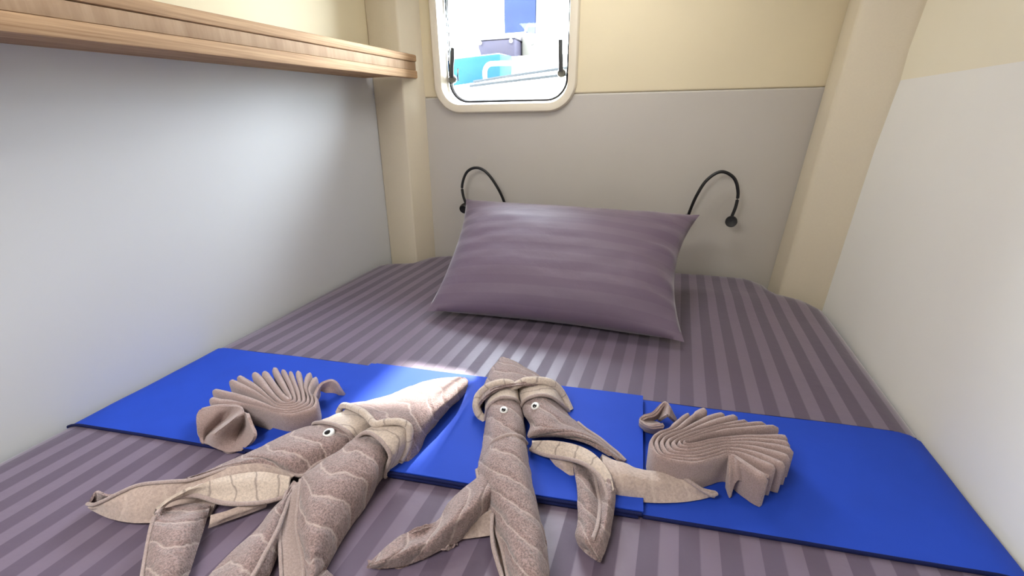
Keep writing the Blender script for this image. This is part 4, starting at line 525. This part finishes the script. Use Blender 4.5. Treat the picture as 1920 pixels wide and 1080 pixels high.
# ---------------------------------------------------------------- pillow
pw=empty('pillow',(-0.24,1.16,BED),'plump mauve satin pillow propped up at the head of the bed','pillow')
c_bl,c_br,c_tl,c_tr=Vector((-0.575,0.957,0.772)),Vector((0.102,0.978,0.772)),Vector((-0.618,1.355,1.016)),Vector((0.130,1.355,1.002))
def pillow_mesh():
    nu,nv=64,44; bm=bmesh.new(); L=bm.loops.layers.uv.new('UVMap'); G={}
    nF=(c_br-c_bl).cross(c_tl-c_bl).normalized()
    if nF.y>0: nF=-nF
    def pt(i,j,sd):
        u=i/nu; v=j/nv
        # sides pulled in between the corners
        uu=lerp(0.0,1.0,u); a=2*u-1; b=2*v-1
        pinch_u=(0.062 if a>0 else 0.035)*(1-b*b)*abs(a)**3; pinch_v=0.05*(1-a*a)*abs(b)**3
        u2=u-math.copysign(pinch_u,a) if a else u; v2=v-math.copysign(pinch_v,b) if b else v
        p=c_bl.lerp(c_br,u2).lerp(c_tl.lerp(c_tr,u2),v2)
        e=(max(0,1-abs(a)**2.6)*max(0,1-abs(b)**2.2))
        th=e**0.55
        q=p+nF*sd*th*(0.085 if sd>0 else 0.105)
        # creases running in from the side seams
        wr=noise.noise(Vector((u*7,v*16,2.0 if sd>0 else 5.0)))*0.006*abs(a)**3*min(1,e*6)
        wr+=noise.noise(Vector((u*3.2,v*5.5,7.7)))*0.008*th+0.0022*noise.noise(Vector((u*9,v*22,1.7)))*th
        wr+=0.009*math.sin(v*34+u*9+noise.noise(Vector((u*4,v*4,0)))*4.5)*max(0,a-0.55)*2*min(1,e*8)
        wr+=0.010*noise.noise(Vector(((u+v)*9,(v-u)*3.0,4.4)))*max(0,a-0.35)*max(0,b-0.0)*min(1,e*8)
        wr+=0.0035*noise.noise(Vector((u*16,v*5,3.1)))*max(0,b-0.2)*min(1,e*6)
        q+=nF*sd*wr
        if q.z<BED+0.004: q.z=BED+0.004+ (q.z-BED-0.004)*0.02
        return q
    for sd in (1,-1):
        for i in range(nu+1):
            for j in range(nv+1):
                edge=i in(0,nu) or j in(0,nv)
                if edge and sd<0: G[(i,j,sd)]=G[(i,j,1)]; continue
                G[(i,j,sd)]=bm.verts.new(pt(i,j,sd))
        for i in range(nu):
            for j in range(nv):
                q=[(i,j),(i+1,j),(i+1,j+1),(i,j+1)]
                f=bm.faces.new([G[(a,b,sd)] for a,b in (q if sd>0 else q[::-1])])
                for lp,(a,b) in zip(f.loops,(q if sd>0 else q[::-1])): lp[L].uv=(a/nu*0.70,b/nv*0.46)
    return from_bm('pillowcase',bm,M['pillowcase'],None,True,80)
pc=rel(pw,pillow_mesh())
# ---------------------------------------------------------------- reading lamps
def lamp(label,pts,head,facing,base):
    t=empty('reading_lamp',base,label,'lamp','gooseneck lamps on the head wall')
    lathe('wall_mount',[(0.0,0.0),(0.021,0.0),(0.021,0.007),(0.018,0.010),(0.008,0.011),(0.007,0.02),(0.0,0.021)],base,-WN,M['black'],t)
    tube('gooseneck',pts,0.0052,M['black'],t,8,12)
    lathe('lamp_head',[(0.0,-0.014),(0.011,-0.014),(0.0165,-0.010),(0.0185,0.0),(0.0185,0.012),(0.0165,0.015),(0.0,0.013)],head,facing,M['black'],t,28)
    return t
lamp('black gooseneck reading lamp whose round head hangs clear to the right of the pillow',
     [wp(0.416,0.936,-0.012),wp(0.418,0.966,-0.03),wp(0.430,1.021,-0.045),wp(0.454,1.074,-0.05),wp(0.493,1.102,-0.05),wp(0.534,1.084,-0.05),wp(0.554,1.041,-0.05),wp(0.556,0.996,-0.05),wp(0.549,0.956,-0.05)],
     wp(0.550,0.941,-0.05),(-0.15,-1,0.10),wp(0.416,0.929,0.0))
lamp('black gooseneck reading lamp under the window, its head tucked behind the pillow corner',
     [wp(-0.248,0.916,-0.012),wp(-0.250,0.966,-0.03),wp(-0.271,1.026,-0.045),wp(-0.311,1.083,-0.05),wp(-0.352,1.102,-0.05),wp(-0.391,1.086,-0.05),wp(-0.413,1.041,-0.05),wp(-0.413,1.001,-0.05),wp(-0.402,0.963,-0.05)],
     wp(-0.408,0.949,-0.05),(0.0,-1,-0.35),wp(-0.248,0.911,0.0))

# ---------------------------------------------------------------- towel fans
def rib(name,path,H,width,mat,parent,k=5,z0=BED+0.0045,near_=()):
    """a folded towel pleat: an upright band that follows a path, with a rounded top fold"""
    P=crom([Vector((x,y,0)) for x,y in path],k); N=len(P); prof=[]
    nb=[q for L_ in near_ for q in crom([Vector((x,y,0)) for x,y in L_],k)]
    w=width/2
    for a in range(7):
        t=math.pi*a/6; prof.append((-w*math.cos(t),H-1.15*w+1.15*w*math.sin(t)))
    prof=[(-w*0.9,0.0),(-w*0.95,H*0.35),(-w*1.0,H*0.7)]+prof+[(w*1.0,H*0.7),(w*0.95,H*0.35),(w*0.9,0.0)]
    m=len(prof); bm=bmesh.new(); L=bm.loops.layers.uv.new('UVMap'); R=[]; acc=0; uvd={}
    for i,p in enumerate(P):
        d=(P[min(i+1,N-1)]-P[max(i-1,0)]); d.normalize(); nn=Vector((-d.y,d.x,0))
        if i: acc+=(P[i]-P[i-1]).length
        endd=min(i,N-1-i)
        e_=abs(2*i/(N-1)-1); sc=1.0
        if nb: sc=max(0.30,min(1.0,0.96*min((p-q).length for q in nb)/width))
        if endd==0: sc*=0.45
        elif endd==1: sc*=0.85
        ring=[]
        for j,(o,h) in enumerate(prof):
            v=p+nn*o*sc; hh=h*(1-0.10*(endd==0))
            v=Vector((v.x,v.y,z0+hh+0.0012*noise.noise(Vector((v.x*60,v.y*60,hh*30)))))
            b=bm.verts.new(v); ring.append(b); uvd[b]=(acc,j*0.004)
        R.append(ring)
    for i in range(N-1):
        for j in range(m-1): bm.faces.new((R[i][j],R[i][j+1],R[i+1][j+1],R[i+1][j]))
        bm.faces.new((R[i][m-1],R[i][0],R[i+1][0],R[i+1][m-1]))
    bm.faces.new(R[0][::-1]); bm.faces.new(R[-1])
    for f in bm.faces:
        for lp in f.loops: lp[L].uv=uvd[lp.vert]
    o=from_bm(name,bm,mat,None,True,70); rel(parent,o); return o
fr_t=empty('towel_fan',(0.14,0.66,BED),'pleated mauve towel folded into a fan shell at the right end of the blue runner','towel','fan folded towels')
D_=DATA['fan_right']
for i_,L_ in enumerate(D_): rib('pleat',L_,0.052,0.0145,M['terry_plain'],fr_t,near_=D_[max(0,i_-1):i_]+D_[i_+1:i_+2])
sheet('tail',"fr_tail",M['terry_plain'],fr_t,0.005,5,4,0.0008)
sheet('end_flap',"fr_loop",M['terry_plain'],fr_t,0.005,5,4,0.0008)
fl_t=empty('towel_fan',(-0.62,0.55,BED),'pleated mauve towel folded into a fan shell on the left of the blue runner','towel','fan folded towels')
D_=DATA['fan_left']
for i_,L_ in enumerate(D_): rib('pleat',L_,0.045,0.0135,M['terry_plain'],fl_t,near_=D_[max(0,i_-1):i_]+D_[i_+1:i_+2])
sheet('tail',"fl_tail",M['terry_plain'],fl_t,0.005,5,4,0.0008)
sheet('end_flap',"fl_loop",M['terry_plain'],fl_t,0.005,5,4,0.0008)
# ---------------------------------------------------------------- towel squids
def thread(name,key,r,mat,parent): return tube(name,[q[0] for q in DATA[key]],r,mat,parent,6,10)
def eye_on(target,x,y,parent,r=0.0075,look=(0.2,-0.6)):
    me=target.data; bvh=BVHTree.FromPolygons([v.co for v in me.vertices],[p.vertices[:] for p in me.polygons])
    hit=bvh.ray_cast(Vector((x,y,2.0)),Vector((0,0,-1)))
    c,nn=hit[0],hit[1]
    nn=(nn if nn.z>0 else -nn); nn=(nn+Vector((0.0,-0.5,0.3))*0.6).normalized(); c=c+nn*0.0005
    e=lathe('eye',[(0.0,-0.002),(r,-0.002),(r,0.0012),(r*0.86,0.0030),(r*0.5,0.0042),(0.0,0.0046)],c,nn,M['eye_white'],parent,24)
    t=nn.orthogonal().normalized(); b=nn.cross(t)
    off=Vector((look[0],look[1],0)); off=(off-nn*off.dot(nn)); off=off.normalized()*r*0.30
    pu=lathe('pupil',[(0.0,-0.001),(r*0.5,-0.001),(r*0.5,0.0008),(r*0.36,0.0016),(0.0,0.0019)],c+nn*0.0036+off,nn,M['pupil'],None,20)
    pu.parent=e; pu.matrix_parent_inverse=e.matrix_world.inverted() if False else Matrix.Translation(parent.location).inverted()
    pu.matrix_parent_inverse=Matrix.Identity(4)
    return e
T=M['terry']; T2=M['terry_slant']; TC=M['terry_cream']; H=M['hem']; VL=M['velour']
s1=empty('towel_squid',(-0.50,0.50,BED),'mauve towel squid on the left, its pointed mantle in bright sunlight','towel animal')
man=sheet('mantle','a_mantle',T,s1,0.005,6,5,0.0018,38)
thread('mantle_rim','a_rim',0.0058,TC,s1)
sheet('cuff','a_cuff_left',TC,s1,0.004,5,5)['label']='cream folded back cuff with thin dark lines'
rl=sheet('head_roll','a_roll_left',T,s1,0.004,6,5,0.0014)
a1=sheet('arm','a_arm1',VL,s1,0.004,6,5,0.0014); sheet('arm_back','a_arm1_back',T,s1,0.003,6,4,0.001)
a2=sheet('arm','a_arm2',T,s1,0.004,6,5,0.0014); sheet('arm_lining','a_arm2_inside',TC,s1,0.004,6,5,0.001)
sheet('inner_fold','a_fold',VL,s1,0.003,5,4,0.001)
sheet('inner_flap','a_flap',VL,s1,0.004,5,5,0.001)
sheet('cuff','a_cuff_right',TC,s1,0.004,5,5)
rr=sheet('head_roll','a_roll_right',T,s1,0.004,6,5,0.0016)
sheet('border_strip','a_strip',H,s1,0.003,6,5,0.0012,90)
a3=sheet('arm','a_arm3',T,s1,0.004,6,5,0.0014); sheet('arm_tip','a_tip',T,s1,0.004,5,5)
def hemline(key,idx,r,parent,rows=None,lift=0.0015):
    R_=DATA[key] if rows is None else DATA[key][rows[0]:rows[1]]
    P=[Vector(q[idx])+Vector((0,0,lift)) for q in R_]
    return tube('hem',P,r,H,parent,6,10)
eye_on(rl,-0.4591,0.4305,s1,0.0095)
hemline('a_roll_left',-1,0.0028,s1,(2,9)); hemline('a_arm1',0,0.0026,s1); hemline('a_arm2_inside',-1,0.0030,s1); hemline('a_roll_right',1,0.0026,s1,(4,11))
hemline('a_strip',1,0.0024,s1); hemline('a_arm3',2,0.0028,s1,(1,7)); hemline('a_arm2',1,0.0024,s1,(1,7)); hemline('a_cuff_left',0,0.002,s1) if False else None
tube('hem',DATA['a_cuff_left'][3],0.0030,H,s1,6,10); tube('hem',DATA['a_cuff_right'][3][1:],0.0030,H,s1,6,10)
s2=empty('towel_squid',(-0.22,0.55,BED),'mauve towel squid in the middle with both button eyes facing the foot of the bed','towel animal')
sheet('mantle','b_mantle',T2,s2,0.005,6,5,0.0018,38)
thread('mantle_rim','b_rim',0.0075,TC,s2)
sheet('cuff','b_cuff_left',TC,s2,0.004,5,5); sheet('cuff','b_cuff_right',TC,s2,0.004,5,5)
ql=sheet('head_roll','b_roll_left',T2,s2,0.004,6,5,0.0014); qr=sheet('head_roll','b_roll_right',T2,s2,0.004,6,5,0.0014)
sheet('arm','b_arm_left',T2,s2,0.004,6,5,0.0014); sheet('inner_flap','b_arm_left_flap',VL,s2,0.003,5,5)
sheet('arm','b_arm_front',T2,s2,0.004,6,5,0.0018); sheet('border_strip','b_strip',VL,s2,0.003,6,5)
sheet('arm','b_arm_down',T2,s2,0.004,6,5,0.0014); sheet('arm_lining','b_arm_down_inside',TC,s2,0.004,6,5,0.001)
sheet('arm','b_arm_right',VL,s2,0.004,6,5,0.0012); sheet('inner_flap','b_under',VL,s2,0.003,5,5)
eye_on(ql,-0.2081,0.5664,s2,0.0070); eye_on(qr,-0.1600,0.5950,s2,0.0074)
thread('hem','b_lip',0.0030,H,s2)
tube('hem',DATA['b_cuff_left'][3][1:-1],0.0030,H,s2,6,10); tube('hem',DATA['b_cuff_right'][3],0.0030,H,s2,6,10)
tube('hem',DATA['b_arm_front'][0][1:-1],0.0034,H,s2,6,10); hemline('b_roll_right',-2,0.0028,s2,(3,9)); hemline('b_arm_down_inside',-1,0.0030,s2); hemline('b_strip',0,0.0024,s2)
hemline('b_arm_down',3,0.0026,s2,(1,6)); hemline('b_arm_front',1,0.0028,s2,(2,9))
# ---------------------------------------------------------------- outside, seen through the window
M['tub']=plain('sky_blue_plastic',(0.004,0.030,0.068,1),0.6,0,0.08,6,0.1)
M['case_a']=plain('grey_lilac_case',(0.020,0.018,0.027,1),0.6,0,0.08,20,0.1)
M['case_lid']=plain('grey_lilac_lid',(0.033,0.031,0.037,1),0.6,0,0.08,20,0.1)
M['case_b']=plain('cream_case',(0.06,0.057,0.05,1),0.6,0,0.08,20,0.1)
M['panel_blue']=plain('blue_painted_panel',(0.006,0.011,0.036,1),0.6,0,0.08,7,0.55)
M['panel_pale']=plain('lavender_painted_panel',(0.030,0.033,0.043,1),0.6,0,0.08,5,0.12)
M['rail_grey']=plain('grey_rail',(0.030,0.033,0.036,1),0.9,0,0.0,30,0.1)
def slab(name,lo,hi,mat,parent=None,bev=0.006): return prism(name,lo,hi,mat,parent,bev,2)
dk=empty('boat_deck',(-0.9,2.2,1.2),'white moulded deck and coaming outside the window','deck')
slab('coaming',[(-1.9,1.78,1.15),(0.6,1.78,1.15),(0.6,2.25,1.15),(-1.9,2.25,1.15)],[(-1.9,1.78,1.335),(0.6,1.78,1.335),(0.6,2.25,1.59),(-1.9,2.25,1.36)],M['white'],dk)
slab('lower_step',[(-2.6,2.26,1.10),(0.6,2.26,1.10),(0.6,2.56,1.10),(-2.6,2.56,1.10)],[(-2.6,2.26,1.35),(0.6,2.26,1.35),(0.6,2.56,1.35),(-2.6,2.56,1.35)],M['white'],dk)
slab('locker_top',[(-1.08,2.57,1.10),(0.6,2.57,1.10),(0.6,3.2,1.10),(-1.08,3.2,1.10)],[(-1.08,2.57,1.598),(0.6,2.57,1.598),(0.6,3.2,1.598),(-1.08,3.2,1.598)],M['white'],dk)
tube('rail',[(-0.93,2.2,1.447),(-0.75,2.2,1.465),(-0.55,2.2,1.482),(-0.35,2.2,1.499)],0.0065,M['rail_grey'],dk,4,10)
tube('rail',[(-0.90,2.08,1.420),(-0.70,2.08,1.434),(-0.50,2.08,1.447),(-0.30,2.08,1.461)],0.0065,M['rail_grey'],dk,4,10)
tube('grab_handle',[(-0.86,2.2,1.42),(-0.875,2.22,1.49),(-0.86,2.24,1.525),(-0.81,2.26,1.53),(-0.70,2.30,1.53)],0.011,M['white'],dk,6,12)
tb=empty('blue_tub',(-1.02,2.42,1.35),'sky blue plastic tub on the deck outside the window','tub')
slab('tub_body',[(-1.13,2.36,1.351),(-0.85,2.36,1.351),(-0.85,2.54,1.351),(-1.13,2.54,1.351)],[(-1.15,2.34,1.575),(-0.83,2.34,1.59),(-0.83,2.555,1.60),(-1.15,2.555,1.585)],M['tub'],tb,0.02)
tube('rope_handle',[(-1.08,2.40,1.585),(-1.075,2.40,1.625),(-1.03,2.40,1.64),(-0.985,2.40,1.625),(-0.97,2.40,1.59)],0.005,M['latch'],tb,6,8)
ca=empty('tool_case',(-0.95,2.72,1.60),'grey lilac tool case with a sloped lid on the deck locker','case')
slab('case_body',[(-1.062,2.60,1.599),(-0.838,2.60,1.599),(-0.838,2.84,1.599),(-1.062,2.84,1.599)],[(-1.062,2.60,1.690),(-0.838,2.60,1.690),(-0.838,2.84,1.690),(-1.062,2.84,1.690)],M['case_a'],ca,0.008)
slab('case_lid',[(-1.068,2.594,1.691),(-0.832,2.594,1.691),(-0.832,2.845,1.691),(-1.068,2.845,1.691)],[(-1.058,2.62,1.705),(-0.842,2.62,1.705),(-0.842,2.84,1.76),(-1.058,2.84,1.76)],M['case_lid'],ca,0.006)
for x in (-1.045,-0.858): lathe('case_latch',[(0,0),(0.010,0),(0.010,0.006),(0,0.008)],(x,2.5935,1.678),(0,-1,0),M['white'],ca,14)
cb=empty('cream_case',(-0.79,2.78,1.60),'cream carrying case with a top handle beside the grey lilac case','case')
slab('case_body',[(-0.829,2.70,1.599),(-0.690,2.70,1.599),(-0.690,2.88,1.599),(-0.829,2.88,1.599)],[(-0.829,2.70,1.735),(-0.700,2.70,1.715),(-0.705,2.88,1.735),(-0.829,2.88,1.755)],M['case_b'],cb,0.012)
tube('case_handle',[(-0.815,2.72,1.735),(-0.80,2.72,1.765),(-0.77,2.72,1.768),(-0.742,2.72,1.758),(-0.735,2.72,1.722)],0.007,M['case_b'],cb,5,10)
lathe('case_latch',[(0,0),(0.008,0),(0.008,0.005),(0,0.006)],(-0.765,2.699,1.675),(0,-1,0),M['latch'],cb,14)
bp=empty('blue_column',(-1.15,4.05,1.2),'tall blue and lavender column standing behind the cases outside','column')
slab('blue_side',[(-1.385,4.0,1.2),(-1.12,4.0,1.2),(-1.12,4.06,1.2),(-1.385,4.06,1.2)],[(-1.385,4.0,2.55),(-1.10,4.0,2.55),(-1.10,4.06,2.55),(-1.385,4.06,2.55)],M['panel_blue'],bp)
slab('pale_side',[(-1.118,4.0,1.2),(-0.945,4.0,1.2),(-0.945,4.06,1.2),(-1.118,4.06,1.2)],[(-1.098,4.0,2.55),(-0.935,4.0,2.55),(-0.935,4.06,2.55),(-1.098,4.06,2.55)],M['panel_pale'],bp)
# unseen slabs added above the outside view to cut the sunbeam down
rf=empty('sun_blocker',(-0.9,4.2,2.8),'white slabs added out of view to shape the sunbeam','blocker')
slab('blocker_top',[(-2.5,4.15,3.33),(0.9,4.15,3.33),(0.9,4.25,3.33),(-2.5,4.25,3.33)],[(-2.5,4.15,3.6),(0.9,4.15,3.6),(0.9,4.25,3.6),(-2.5,4.25,3.6)],M['white'],rf)
slab('blocker_side',[(-1.3,4.17,2.95),(-0.587,4.17,2.95),(-0.587,4.23,2.95),(-1.3,4.23,2.95)],[(-1.3,4.17,3.33),(-0.587,4.17,3.33),(-0.587,4.23,3.33),(-1.3,4.23,3.33)],M['white'],rf)
